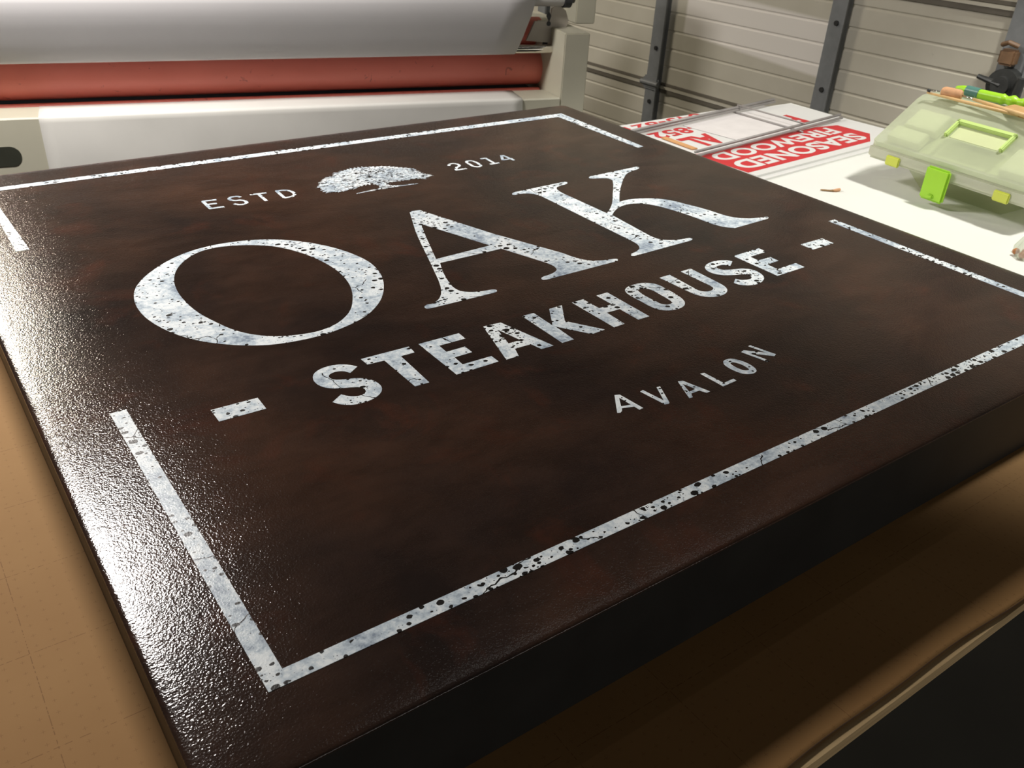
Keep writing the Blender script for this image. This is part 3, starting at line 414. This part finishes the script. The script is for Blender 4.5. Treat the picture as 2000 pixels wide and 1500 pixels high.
M['brownwood'] = plain('tan_wood', (.55, .32, .14), .5, var=.15, scale=40)
M['bag'] = make_clear('thin_bag_film', (.85, .85, .80), .2, .62)
M['nut'] = plain('orange_brown_pellet', (.42, .17, .06), .5, var=.2, scale=90)
M['bristle'] = plain('brown_tool_tip', (.33, .20, .09), .5, var=.25, scale=200)
# ------------------------------------------------------------------ room shell
floor = MB().box(-3.6, 4.2, -3.0, 7.0, -.05, 0).build('floor', M['floor']); tag(floor, kind='structure')
wb = MB().box(-3.6, 4.2, 7.0, 7.1, 0, 3.15).build('wall_back', M['wall']); tag(wb, kind='structure')
wl = MB().box(-3.7, -3.6, -3.0, 7.1, 0, 3.15).build('wall_left', M['wall']); tag(wl, kind='structure')
ce = MB().box(-3.6, 4.2, -3.0, 7.0, 3.15, 3.25).build('ceiling', M['ceil']); tag(ce, kind='structure')
DANG = math.atan2(.9988, -.0481)
wr = MB().box(-4.2, 6.0, -.30, -.14, 0, 3.15).build('wall_right', M['wall']); tag(wr, kind='structure')
wr.location = (2.8, 1.5, 0); wr.rotation_euler = (0, 0, DANG)

# sectional overhead door: local x runs away from the camera along the door, y into the room
door = empty('door_1', (2.8, 1.5, 0), DANG, kind='structure',
             label='cream ribbed sectional garage door with grey steel stiles')
X0, X1 = -1.30, 2.35
zs = [.188, .676, 1.164, 1.652, 2.14]
for zi in range(4):
    z0, z1 = zs[zi] + .006, zs[zi + 1] - .006
    prof = [(-.05, z0), (0, z0)]
    for k in range(1, 7):
        zr = zs[zi] + .0685 * k + .003
        prof += [(0, zr - .006), (-.0035, zr - .0015), (-.0035, zr + .0015), (0, zr + .006)]
    prof += [(0, z1 - .012), (.012, z1 - .010), (.012, z1), (-.05, z1)]
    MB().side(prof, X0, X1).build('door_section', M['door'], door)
for z in zs[1:4]:
    MB().side([(-.045, z - .008), (-.002, z - .008), (.004, z - .004), (.004, z + .004), (-.002, z + .008), (-.045, z + .008)], X0, X1).build('weather_strip', M['seam'], door)
    MB().side([(.0, z - .034), (.009, z - .032), (.009, z - .010), (.0, z - .008)], X0, X1).build('section_lip', M['stile'] if False else M['seam'], door)
for xa, xb in ((1.222, 1.288), (.424, .487), (-.195, -.108), (1.96, 2.02), (-.9, -.84)):
    st = MB()
    st.box(xa, xb, .002, .022, .19, 2.13)
    st.box(xa, xa + .004, .0, .030, .19, 2.13)
    st.build('stile', M['stile'], door)
    for z in (.813, 1.031, .60, 1.25):
        MB().tube([((xa + xb) / 2, .02, z), ((xa + xb) / 2, .027, z)], .0085, 12).build('bolt', M['bolt'], door)
for xa in (1.255, .455):
    h = MB(); h.bbox(xa - .042, xa + .045, .020, .032, .650, .702, .008); h.tube([(xa - .045, .034, .676), (xa + .05, .034, .676)], .010, 12)
    h.build('hinge', M['stile'], door, autos=.6)
lk = MB()
lk.tube([(-.155, .02, .955), (-.155, .060, .955)], .046, 28)
lk.tube([(-.155, .055, .955), (-.155, .075, .955)], .026, 24)
lk.bbox(-.200, -.118, .022, .05, .87, .955, .01)
lock = lk.build('door_lock', M['lock'], door, autos=.6)
MB().tube([(-.155, .066, .955), (-.083, .066, .968)], [.011, .007], 10).build('lock_lever', M['lock'], lock, autos=.6)
MB().tube([(-.170, .06, .90), (-.205, .066, .93), (-.21, .066, .985)], .012, 10).build('lock_arm', M['lock'], lock, autos=.6)
bx = MB(); bx.bbox(-.166, -.118, .022, .058, 1.008, 1.052, .006)
bx.tube([(-.118, .05, 1.062), (-.140, .062, 1.072), (-.165, .05, 1.064)], .007, 10)
bx.build('latch_box', M['lockbrown'], door, autos=.6)

# ------------------------------------------------------------------ table, mat, white board
tb = empty('work_table', (.75, .93, 0), label='plywood-topped work table with dark frame under the tan mat', cat='table')
tx, ty = .75, .93
MB().box(-.95 - tx, 2.16 - tx, .1965 - ty, 1.62 - ty, .884, .8972).build('table_top', M['ply'], tb)
MB().box(-.92 - tx, 2.12 - tx, .30 - ty, .33 - ty, .80, .884).build('apron', M['table_leg'], tb)
for lx in (-.88, 2.08):
    for ly in (.34, 1.56):
        MB().box(lx - .03 - tx, lx + .03 - tx, ly - .03 - ty, ly + .03 - ty, 0, .884).build('leg', M['table_leg'], tb)

# tan grid mat with a wavy curled front edge
mx0, mx1 = -.93, 1.262
NX = 160; rows = [1.60, 1.2, .8, .5, .34, .28, .25, .235, .225, .217, .2105, .2065]
V, F = [], []
for i in range(NX + 1):
    x = mx0 + (mx1 - mx0) * i / NX
    wy = .0030 * math.sin((x - .42) * 13.0) + .0016 * math.sin((x - .2) * 31)
    up = .0008 + .0006 * math.sin((x - .30) * 9.0)
    for y in rows:
        k = max(0.0, min(1.0, (.255 - y) / .05))
        V.append((x, y - .0045 * k + wy * k * .8, .900 + up * k * k * (1.25 - .55 * k)))
n = len(rows)
for i in range(NX):
    for j in range(n - 1):
        a = i * n + j; F.append((a, a + 1, a + n + 1, a + n))
cm = mesh_obj('cutting_mat', V, F, M['mat'], smooth=True)
cm.data.materials.append(M['mat_edge'])
so = cm.modifiers.new('thickness', 'SOLIDIFY'); so.thickness = .0024; so.offset = -1; so.material_offset_rim = 1; so.use_rim = True
tag(cm, 'tan cutting mat printed with a fine grid, wavy along the table edge', 'mat')

wt = MB().bbox(1.268, 2.15, .205, 1.615, .8972, .900, .0008).build('white_board', M['white_top'])
tag(wt, 'smooth white sheet of board covering the far right of the table', 'board')

# ------------------------------------------------------------------ the big sign
OX, OY = .0558, .3325
W = 1.2185; D = 1.2225
sign = empty('restaurant_sign', (OX, OY, Z_TABLE), label='large square dark brown glossy sign with worn white lettering and a tree', cat='sign')
def rrect(ins, r=.012, n=7):
    r = max(.002, r - ins * .4); pts = []
    for cx, cy, a0 in ((W - ins - r, ins + r, -90), (W - ins - r, D - ins - r, 0), (ins + r, D - ins - r, 90), (ins + r, ins + r, 180)):
        for k in range(n):
            a = math.radians(a0 + 90 * k / (n - 1)); pts.append((cx + r * math.cos(a), cy + r * math.sin(a)))
    return pts
rings = [(.016, 0), (.0085, -.00018), (.0042, -.00048), (.0018, -.00085), (.0006, -.0014), (.0001, -.0021), (0, -.0030)]
V, F = [], []
for ins, dz in rings:
    V += [(p[0], p[1], SIGN_T + dz) for p in rrect(ins)]
m_ = len(rrect(0)); R_ = len(rings)
F.append(tuple(range(m_)))
for r in range(R_ - 1):
    for k in range(m_):
        F.append((r * m_ + k, (r + 1) * m_ + k, (r + 1) * m_ + (k + 1) % m_, r * m_ + (k + 1) % m_))
mesh_obj('sign_face', V, F, M['board'], sign, smooth=True, fix=False)
pts = rrect(0)
V = [(p[0], p[1], SIGN_T - .0030) for p in pts] + [(.006 + p[0] * (W - .012) / W, p[1], .0002) for p in pts]
F = [(k, m_ + k, m_ + (k + 1) % m_, (k + 1) % m_) for k in range(m_)] + [tuple(range(2 * m_ - 1, m_ - 1, -1))]
sd = mesh_obj('sign_edge', V, F, M['side'], sign, fix=False); tag(sd, 'black side edge of the sign')

def film_piece(name, contours, mat, separate=False):
    """flat cut piece of film (2D filled curve turned into a mesh)"""
    groups = [[c] for c in contours] if separate else [contours]
    bm = bmesh.new()
    for gi, g in enumerate(groups):
        cu = bpy.data.curves.new('tmp', 'CURVE'); cu.dimensions = '2D'; cu.fill_mode = 'BOTH'; cu.extrude = .00012
        for c in g:
            sp = cu.splines.new('POLY'); sp.points.add(len(c) - 1); sp.use_cyclic_u = True
            for i, (x, y) in enumerate(c): sp.points[i].co = (x * 1e-4, y * 1e-4, 0, 1)
        o = bpy.data.objects.new('tmp', cu); COL.objects.link(o)
        dg = bpy.context.evaluated_depsgraph_get()
        me = bpy.data.meshes.new_from_object(o.evaluated_get(dg))
        for v in me.vertices: v.co.z += SIGN_T + .00018 + gi * .00002
        bm.from_mesh(me)
        bpy.data.objects.remove(o); bpy.data.curves.remove(cu); bpy.data.meshes.remove(me)
    me = bpy.data.meshes.new(name); bm.to_mesh(me); bm.free()
    me.materials.clear(); me.materials.append(mat)
    for p in me.polygons: p.material_index = 0
    o = bpy.data.objects.new(name, me); return link(o, sign)

for key in ('brT', 'brB'):
    film_piece('border_bracket', G[key], M['paint_border'])
for key in ('O', 'A', 'K', 'S1', 'T1', 'E1', 'A1', 'K1', 'H1', 'O1', 'U1', 'S2', 'E2'):
    film_piece('letter', G[key], M['paint'])
for key in ('dashL', 'dashR'):
    film_piece('dash', G[key], M['paint'])
for key in ('vA', 'vV', 'vA2', 'vL', 'vN', 'vO'):
    film_piece('letter', G[key], M['paint_small'])
for key in ('eE', 'eS', 'eT', 'eD'):
    film_piece('letter', G[key], M['paint_small'], separate=True)
for key in ('n2', 'n0', 'n1', 'n4'):
    film_piece('numeral', G[key], M['paint_small'], separate=(key != 'n0'))
film_piece('tree_emblem', G['tree'], M['paint_tree'], separate=True)

# ------------------------------------------------------------------ roll laminator behind the sign
MA = math.atan2(-.2508, .968)
mc = empty('roll_laminator', (1.55, 2.3, 0), MA, label='beige roll laminator with red silicone rollers behind the sign', cat='machine')
SL = -2.0
post = MB(); post.bbox(.272, .356, 0, .42, 0, 1.002, .003)
post.build('side_post', M['beige'], mc)
arm = MB(); arm.bbox(.405, .475, .22, .40, .992, 1.30, .003); arm.build('upper_arm', M['beige'], mc)
MB().bbox(SL - .08, SL, 0, .42, 0, 1.30, .003).build('side_post', M['beige'], mc)
tray = MB()
tray.side([(0, .30), (0, .806), (.003, .810), (.14, .8035), (.14, .79), (.02, .79), (.02, .30)], SL, .270)
tr = tray.build('feed_tray', M['beige'], mc)
# oval hand slot in the tray front
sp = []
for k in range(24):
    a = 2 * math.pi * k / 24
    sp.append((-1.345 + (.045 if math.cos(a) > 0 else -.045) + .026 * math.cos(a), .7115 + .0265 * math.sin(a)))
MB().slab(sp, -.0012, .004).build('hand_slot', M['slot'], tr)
MB().bbox(SL, .28, .40, .415, .30, 1.30, .002).build('back_panel', M['dark'], mc)
MB().bbox(SL, .30, .13, .40, .60, .785, .002).build('bed', M['dark'], mc)
# rollers
def roller(name, s0, s1, d, z, r, mat, cap=.006, **k):
    return MB().tube([(s0, d, z), (s0 + cap, d, z), (s1 - cap, d, z), (s1, d, z)], [r - cap, r, r, r - cap], 40).build(name, mat, mc, autos=.5)
roller('lower_roller', SL + .02, .297, .215, .862, .0555, M['roller'])
roller('upper_roller', SL + .02, .297, .262, .9645, .044, M['roller'])
roller('feed_strip_roller', SL + .02, .268, .168, .7905, .0155, M['roller'], .003)
roller('idler_bar', SL + .02, .285, .10, .939, .0130, M['chrome'], .002)
roller('top_tube', SL + .02, .300, .10, 1.086, .021, M['silver'], .003)
MB().tube([(.300, .10, 1.086), (.322, .10, 1.086)], .026, 24).build('tube_collar', M['dark'], mc, autos=.5)
MB().tube([(.322, .10, 1.09), (.335, .10, 1.09)], .017, 24).build('tube_cap', M['chrome'], mc, autos=.5)
# bracket plates at the right end
bk = MB()
bk.slab([(.190, .962), (.216, 1.019), (.262, 1.019), (.268, 1.030), (.270, 1.055), (.290, 1.070), (.318, 1.050), (.330, 1.02), (.318, .985), (.316, .915), (.290, .915), (.272, .955)], .112, .120)
br = bk.build('roller_bracket', M['bracket'], mc)
MB().tube([(.262, .110, 1.012), (.262, .120, 1.012)], .007, 12).build('screw', M['dark'], br)
for sx, sz in ((.283, .985), (.292, .982)):
    MB().tube([(sx, .104, sz), (sx, .112, sz)], .0055, 12).build('screw', M['chrome'], br)
MB().slab([(.252, 1.035), (.260, 1.048), (.268, 1.035), (.262, 1.018)], .108, .112).build('bracket_slot', M['dark'], br)
kb = MB(); kb.tube([(.276, .150, .962), (.268, .140, .945), (.272, .138, .925)], [.009, .011, .008], 12); kb.build('release_knob', M['dark'], mc, autos=.6)

# film web: over the top tube, down the front, around the idler bar and back into the nip
prof = []
for k in range(9):
    a = math.radians(150 - 150 * k / 8)       # over the top towards the front
    prof.append((.075 - .060 * math.cos(math.radians(0)) * 0 + .030 * math.cos(a) * -1 - .0, 1.075 + .030 * math.sin(a)))
prof = [(.20, 1.14), (.15, 1.128), (.10, 1.115)]
for k in range(9):
    a = math.radians(80 - 80 * k / 8)
    prof.append((.072 - .032 * math.cos(a), 1.080 + .032 * math.sin(a)))
prof += [(.042, 1.05), (.052, 1.02), (.064, .98), (.078, .948)]
for k in range(7):
    a = math.radians(200 + 90 * k / 6)
    prof.append((.10 + .0142 * math.cos(a) * 1.0, .939 + .0142 * math.sin(a)))
prof += [(.16, .9225), (.205, .9192), (.24, .9194)]
V, F = [], []; n = len(prof)
SX = 24
for i in range(SX + 1):
    for (d, z) in prof:
        right = .146 + max(0.0, min(1.0, (z - .93) / .15)) * .036
        s_ = SL + .10 + (right - SL - .10) * i / SX
        V.append((s_, d, z))
for i in range(SX):
    for j in range(n - 1):
        a = i * n + j; F.append((a, a + 1, a + n + 1, a + n))
fw = mesh_obj('vinyl_film', V, F, M['film'], None, smooth=True)
fw.location = (1.55, 2.3, 0); fw.rotation_euler = (0, 0, MA)
s2 = fw.modifiers.new('t', 'SOLIDIFY'); s2.thickness = .0006; s2.offset = 0
tag(fw, 'wide web of white vinyl film threaded over the laminator above the red roller', 'film')

# white paper hanging over the tray front
prof = [(.136, .8055), (.09, .8075), (.04, .8105), (.010, .8122), (.0005, .8112), (-.0030, .806), (-.0036, .795), (-.0045, .76), (-.007, .70), (-.010, .62), (-.010, .56)]
V, F = [], []; n = len(prof); SX = 40
for i in range(SX + 1):
    t = i / SX
    for j, (d, z) in enumerate(prof):
        s_ = -1.215 + (.142 + 1.215) * t
        if d > .01: s_ += d * .12 * t - d * .05 * (1 - t)
        w = .0035 * math.sin(t * 9 + z * 14) * (1 if z < .78 else .15)
        V.append((s_, d - abs(w), z))
for i in range(SX):
    for j in range(n - 1):
        a = i * n + j; F.append((a, a + 1, a + n + 1, a + n))
pp = mesh_obj('backing_paper', V, F, M['paper'], None, smooth=True)
pp.location = (1.55, 2.3, 0); pp.rotation_euler = (0, 0, MA)
s3 = pp.modifiers.new('t', 'SOLIDIFY'); s3.thickness = .0004; s3.offset = 1
tag(pp, 'white paper sheet draped over the front tray of the laminator', 'paper')

# ------------------------------------------------------------------ yard signs and wire stakes
YA = math.atan2(.085, .996)
def text_piece(name, body, x0, x1, y0, y1, z, mat, parent, bold=.02, th=.0003):
    """lettering read from the far side of the table: reading direction runs towards -x, tops towards -y"""
    cu = bpy.data.curves.new('txt', 'FONT'); cu.body = body; cu.size = 1.0; cu.offset = bold; cu.fill_mode = 'FRONT'
    cu.space_character = 1.06
    o = bpy.data.objects.new('txt', cu); COL.objects.link(o)
    dg = bpy.context.evaluated_depsgraph_get()
    me = bpy.data.meshes.new_from_object(o.evaluated_get(dg)); bpy.data.objects.remove(o); bpy.data.curves.remove(cu)
    me.name = name
    xs = [v.co.x for v in me.vertices]; ys = [v.co.y for v in me.vertices]
    ax, bx_, ay, by = min(xs), max(xs), min(ys), max(ys)
    for v in me.vertices:
        u = (v.co.x - ax) / (bx_ - ax); w = (v.co.y - ay) / (by - ay)
        v.co = (x1 + (x0 - x1) * u, y1 + (y0 - y1) * w, z)
    me.materials.clear(); me.materials.append(mat)
    for p in me.polygons: p.material_index = 0
    ob = bpy.data.objects.new(name, me); return link(ob, parent)

ysb = empty('yard_sign', (1.505, 1.178, .900), YA, label='white plastic yard sign lying underneath, its back edge showing a red phone number', cat='sign', group='yard signs stacked by the garage door')
MB().prism([(-.012, -.016), (.49, -.020), (.585, -.012), (.585, .36), (.545, .413), (-.03, .446)], 0, .004).build('sign_sheet', M['sign_white'], ysb)
text_piece('phone_number', '843-8217', -.03, .318, .386, .428, .0045, M['sign_red'], ysb)
ysa = empty('yard_sign', (1.505, 1.178, .9042), YA, label='red and white yard sign lettered SEASONED on its red band, topmost by the toolbox', cat='sign', group='yard signs stacked by the garage door')
MB().prism([(0, 0), (.50, -.004), (.600, .02), (.632, .05), (.634, .352), (.62, .360), (0, .366)], 0, .004).build('sign_sheet', M['sign_white'], ysa)
MB().prism([(.0, .022), (.482, .018), (.548, .058), (.546, .150), (.47, .168), (0, .172)], .004, .0043).build('red_band', M['sign_red'], ysa)
text_piece('word', 'SEASONED', .018, .508, .036, .090, .0045, M['sign_white'], ysa, .035)
text_piece('word', 'FIREWOOD', .02, .495, .102, .152, .0045, M['sign_white'], ysa, .035)
text_piece('word', 'AL', .06, .168, .200, .276, .0045, M['sign_red'], ysa, .045)
text_piece('word', 'F', .474, .516, .206, .284, .0045, M['sign_red'], ysa, .045)
text_piece('phone_number', '-852', .030, .190, .296, .344, .0045, M['sign_red'], ysa, .03)

sh = MB()
sh.prism([(.188, .178), (.372, .168), (.372, .362), (.172, .350)], 0, .0006)
sh.prism([(.372, .168), (.462, .190), (.468, .352), (.372, .362)], 0, .0006)
shq = sh.build('plastic_sheet', M['sheet'])
shq.location = (1.505, 1.178, .9089); shq.rotation_euler = (0, 0, YA)
tag(shq, 'thin white sheet lying over the middle of the red and white yard sign', 'sheet')

def stake(name, label, dy, dz, xs):
    e = empty(name, (1.505, 1.178, .904), YA, label=label, cat='stake', group='wire stakes on the yard signs')
    z = .0120 + dz
    cz = .0047 if dz > 0 else -.0046
    MB().tube([(-.02, .146 + dy, z), (.60, .171 + dy, z)], .0034, 10).build('long_wire', M['wire'], e, smooth=True)
    MB().tube([(-.02, .344 + dy * .4, z), (.585, .372 + dy * .4, z)], .0034, 10).build('long_wire', M['wire'], e, smooth=True)
    for x in xs:
        MB().tube([(x, .150 + dy, z + cz), (x + .004, .368 + dy * .4, z + cz)], .0020, 10).build('cross_wire', M['wire'], e, smooth=True)
stake('wire_stake', 'grey wire sign stake lying across the yard signs, nearer one of the two', 0, 0, (.392,))
stake('wire_stake', 'grey wire sign stake lying across the yard signs, farther one of the two', .0075, .0062, (.410,))

ow = MB().bbox(1.512, 1.530, 1.375, 1.478, .9045, .907, .001).build('wood_strip', M['orange_wood'])
ow.location = (0, 0, .0045)
tag(ow, 'short orange wooden strip beside the yard signs at the sign edge', 'wood')

# ------------------------------------------------------------------ toolbox
TA = math.atan2(-.999, -.041)
tbx = empty('toolbox', (1.713, 1.047, Z_TABLE), TA, label='cloudy clear plastic toolbox with lime green latch and sloping lid', cat='toolbox')
LW = .335
def shell(prof, x0, x1, inner, mat, name, parent):
    """lid shell: profile in depth/height, closed ends slightly drawn in"""
    n = len(prof); V = []
    cols = [(x0, inner), (x0 + .010, 0), (x1 - .010, 0), (x1, inner)]
    for x, ins in cols:
        cd = sum(p[0] for p in prof) / n; cz = sum(p[1] for p in prof) / n
        for d, z in prof:
            V.append((x, d + (cd - d) * ins, z + (cz - z) * ins if z > .085 else z))
    F = [tuple(range(n)), tuple(range(4 * n - 1, 3 * n - 1, -1))]
    for c in range(3):
        for j in range(n):
            F.append((c * n + j, c * n + (j + 1) % n, (c + 1) * n + (j + 1) % n, (c + 1) * n + j))
    return mesh_obj(name, V, F, mat, parent)
# bucket, tapering to the table
bk_ = MB()
V = []
for (ins, z) in ((.085, .0), (.052, .052)):
    V += [(ins - .02, ins, z), (LW - ins, ins, z), (LW - ins, .235 - ins * .5, z), (ins - .02, .235 - ins * .5, z)]
bk_.add(V, [(3, 2, 1, 0), (4, 5, 6, 7), (0, 1, 5, 4), (1, 2, 6, 5), (2, 3, 7, 6), (3, 0, 4, 7)])
bk_.build('bucket', M['bucket'], tbx)
# rim
rm = MB(); rm.bbox(-.022, LW, -.002, .236, .052, .081, .006)
rm.build('rim', M['lid_side'], tbx)
for k in range(7):
    pass
# sloping lid
lid = shell([(.002, .079), (.000, .088), (.012, .096), (.118, .164), (.136, .172), (.232, .176), (.236, .168), (.236, .079)], -.018, LW - .006, .05, M['lid'], 'lid', tbx)
def on_slope(r0, r1, u0, u1, lift, th, name, mat, parent, bev=.002):
    """piece lying on the sloping lid face: r across, u up the slope"""
    ca, sa = math.cos(.571), math.sin(.571)
    b = MB().bbox(r0, r1, u0, u1, lift, lift + th, bev)
    V = [(x, .010 + u * ca - h * sa, .094 + u * sa + h * ca) for x, u, h in b.v]
    return mesh_obj(name, V, b.f, mat, parent)
on_slope(-.012, LW - .006, .016, .128, -.030, .004, 'inner_tray', M['tray'], tbx)
for r0, r1, u0, u1 in ((-.006, .070, .016, .052), (.004, .078, .058, .112), (.245, .322, .016, .080)):
    on_slope(r0, r1, u0, u1, -.024, .018, 'compartment', M['cell'], lid)
hd = MB()
hn = [('r', .104, .112, .050, .098), ('r', .222, .230, .050, .098), ('r', .104, .230, .088, .099)]
hparts = MB(); ca, sa = math.cos(.571), math.sin(.571)
for _, r0, r1, u0, u1 in hn:
    b = MB().bbox(r0, r1, u0, u1, -.001, .009, .002)
    hparts.add([(x, .010 + u * ca - h * sa, .094 + u * sa + h * ca) for x, u, h in b.v], b.f)
hparts.build('handle', M['handle'], tbx)
on_slope(.114, .220, .050, .087, -.002, .003, 'handle_well', M['tray'], lid)
# lip below the lid front, latch and tabs
lt = MB(); lt.bbox(.128, .180, -.016, -.006, .012, .078, .004)
lt.bbox(.148, .160, -.020, -.014, .018, .026, .002)
latch = lt.build('latch', M['lime'], tbx)
for r0 in (.028, .268):
    MB().bbox(r0, r0 + .032, -.007, -.001, .050, .070, .002).build('hinge_tab', M['tab'], tbx)

# things lying on the toolbox (tops near z = 1.076)
ZT = Z_TABLE + .1765
def tw(p, dz=0): return (p[0], p[1], ZT + dz)
bs = MB(); bs.tube([(1.829, 1.040, ZT + .0035), (1.826, .95, ZT + .0035), (1.822, .84, ZT + .004)], [.0022, .0034, .0034], 8)
o = bs.build('bamboo_skewer', M['bamboo'], smooth=True); tag(o, 'thin bamboo skewer along the front edge of the toolbox top', 'skewer')
kn = empty('craft_knife', (1.905, .93, ZT + .010), label='lime green ribbed craft knife with a teal nose on top of the toolbox', cat='knife')
def kp(x, y, z): return (x - 1.905, y - .93, z)
kb = MB(); kb.tube([kp(1.905, 1.02, -.001), kp(1.903, 1.006, 0), kp(1.900, .982, 0)], [.006, .009, .0095], 14); kb.build('knife_tip', M['lime'], kn, autos=.6)
kb = MB(); kb.tube([kp(1.900, .995, .001), kp(1.899, .966, .001)], [.0105, .0105], 14); kb.build('knife_nose', M['teal'], kn, autos=.6)
pts_, rs_ = [], []
for k in range(46):
    t = k / 45; y = .972 - t * .19
    pts_.append(kp(1.899 + .012 * t, y, .0)); rs_.append(.0098 + (.0022 * (math.sin(k * 1.15)) if k > 12 else 0))
kb = MB(); kb.tube(pts_, rs_, 14); kb.build('knife_handle', M['lime'], kn, smooth=True)
aw = empty('awl', (1.842, .98, ZT + .011), label='awl with a cork-coloured grip lying on the toolbox top', cat='tool')
def ap(x, y, z): return (x - 1.842, y - .98, z)
kb = MB(); kb.tube([ap(1.838, 1.012, 0), ap(1.838, 1.008, 0), ap(1.842, .976, 0), ap(1.843, .972, 0)], [.0085, .0105, .0105, .008], 18); kb.build('grip', M['cork'], aw, autos=.7)
kb = MB(); kb.tube([ap(1.833, 1.036, -.003), ap(1.838, 1.01, -.001)], [.0009, .0012], 8); kb.build('needle', M['steel'], aw, smooth=True)
kb = MB(); kb.tube([ap(1.843, .973, 0), ap(1.842, .945, -.002)], .0016, 8); kb.build('shaft', M['steel'], aw, smooth=True)
kb = MB(); kb.tube([ap(1.842, .946, -.002), ap(1.834, .90, -.003), ap(1.808, .79, -.004)], [.0028, .0040, .0042], 10); kb.build('rod', M['bamboo'], aw, smooth=True)
wk = MB().prism([(1.850, .885), (1.890, .885), (1.880, .775), (1.812, .775), (1.826, .850)], ZT, ZT + .008).build('wood_offcut', M['brownwood'])
tag(wk, 'flat tan wooden offcut on the right end of the toolbox top', 'wood')
sp_ = MB().tube([(1.828, 1.039, ZT + .0085), (1.826, 1.034, ZT + .0085)], .003, 10).build('pin_head', M['dark'], smooth=True)
sp_.parent = None; tag(sp_, 'tiny dark pin head at the tip of the bamboo skewer', 'pin')

# ------------------------------------------------------------------ small things on the white board
st_ = empty('small_brush', (1.59, 1.052, .9), label='tiny brown-tipped brush lying alone on the white board', cat='brush')
def bp(x, y, z): return (x - 1.59, y - 1.052, z)
MB().tube([bp(1.571, 1.063, .0022), bp(1.576, 1.058, .0022), bp(1.584, 1.0505, .0022), bp(1.590, 1.046, .0026)], [.0013, .0018, .0018, .0024], 10).build('stem', M['bristle'], st_, smooth=True)
MB().tube([bp(1.589, 1.0465, .0026), bp(1.597, 1.043, .0034), bp(1.606, 1.0425, .0034), bp(1.611, 1.044, .0026)], [.0022, .0034, .0032, .0012], 10).build('tip', M['cork'], st_, smooth=True)

bag = empty('plastic_bag', (1.615, .640, .9), label='small clear plastic bag holding brown pieces at the right picture edge', cat='bag')
V, F = [], []; NR, NA = 9, 28
for i in range(NR):
    t = i / (NR - 1)
    for k in range(NA):
        a = 2 * math.pi * k / NA
        rad = (.036 * (1 - t) + .014 * t) * (1 + .10 * math.sin(5 * a + 2 * t) + .06 * math.sin(9 * a - 3 * t)) * (1.0 if i else .86)
        V.append((rad * math.cos(a) + .012 * t, rad * math.sin(a) - .012 * t, .001 + .085 * t))
for i in range(NR - 1):
    for k in range(NA):
        F.append((i * NA + k, i * NA + (k + 1) % NA, (i + 1) * NA + (k + 1) % NA, (i + 1) * NA + k))
F.append(tuple(range(NA - 1, -1, -1)))
mesh_obj('bag_film', V, F, M['bag'], bag, smooth=True)
pel = MB()
for (dx, dy, r) in ((-.018, .022, .0065), (-.026, .006, .007), (-.020, -.012, .0075), (-.006, .010, .008), (.006, -.010, .008)):
    pel.tube([(dx - r * .8, dy, .008), (dx - r * .4, dy, .008), (dx + r * .4, dy, .008), (dx + r * .8, dy, .008)], [r * .5, r * .85, r * .85, r * .5], 12)
pb = pel.build('bag_contents', M['nut'], bag, autos=.8); pb['kind'] = 'stuff'

# ------------------------------------------------------------------ lights
def area(name, loc, size, energy, col, aim=None, shape='RECTANGLE'):
    l = bpy.data.lights.new(name, 'AREA'); l.shape = shape; l.size, l.size_y = size; l.energy = energy; l.color = col
    o = bpy.data.objects.new(name, l); COL.objects.link(o); o.location = loc
    if aim is not None:
        o.rotation_euler = (Vector(aim) - Vector(loc)).to_track_quat('-Z', 'Y').to_euler()
    return o
area('work_lamp', (.07, 2.09, 2.30), (.42, .38), E1, (1.0, .945, .905))
area('rear_ceiling_lamp', (.13, 5.2, 2.95), (.40, .95), E2, (1.0, .90, .74))
sl = bpy.data.lights.new('bench_spot', 'SPOT'); sl.energy = E3; sl.color = (1.0, .97, .90); sl.spot_size = math.radians(69); sl.spot_blend = .16; sl.shadow_soft_size = .10
so_ = bpy.data.objects.new('bench_spot', sl); COL.objects.link(so_); so_.location = (2.10, .50, 2.62)
so_.rotation_euler = (Vector((1.95, .82, .9)) - Vector(so_.location)).to_track_quat('-Z', 'Y').to_euler()

area('front_fill', (.75, -2.9, 1.2), (4.1, .5), E4, (1.0, .96, .90), aim=(.75, 0, 1.2))  # unseen fill panel added behind the camera to brighten laminator and door
area('edge_glint_light', (1.75, 1.30, 3.0), (1.9, .02), E5, (1.0, .97, .92))  # unseen thin strip added for the glint along the sign's front edge
w = bpy.data.worlds.new('World'); scene.world = w; w.use_nodes = True
bg = w.node_tree.nodes['Background']; bg.inputs[0].default_value = (1.0, .96, .90, 1); bg.inputs[1].default_value = EW

# ------------------------------------------------------------------ camera
cam = bpy.data.cameras.new('Camera'); cam.sensor_width = 36; cam.lens = 1732.5 * 36 / 2000; cam.clip_start = .02
co = bpy.data.objects.new('Camera', cam); COL.objects.link(co)
Rm = Matrix(((0.81452243, 0.26056223, -0.51832474), (-0.57780677, 0.44428604, -0.68465265), (0.05188983, 0.85715648, 0.51243557)))
co.matrix_world = Matrix.Translation((0, 0, CAM_Z)) @ Rm.to_4x4()
cam.dof.use_dof = True; cam.dof.focus_distance = .85; cam.dof.aperture_fstop = 22
scene.camera = co
vs_ = scene.view_settings
vs_.view_transform = 'Standard'; vs_.look = 'None'; vs_.exposure = 0.0; vs_.gamma = 1.0; vs_.use_curve_mapping = False
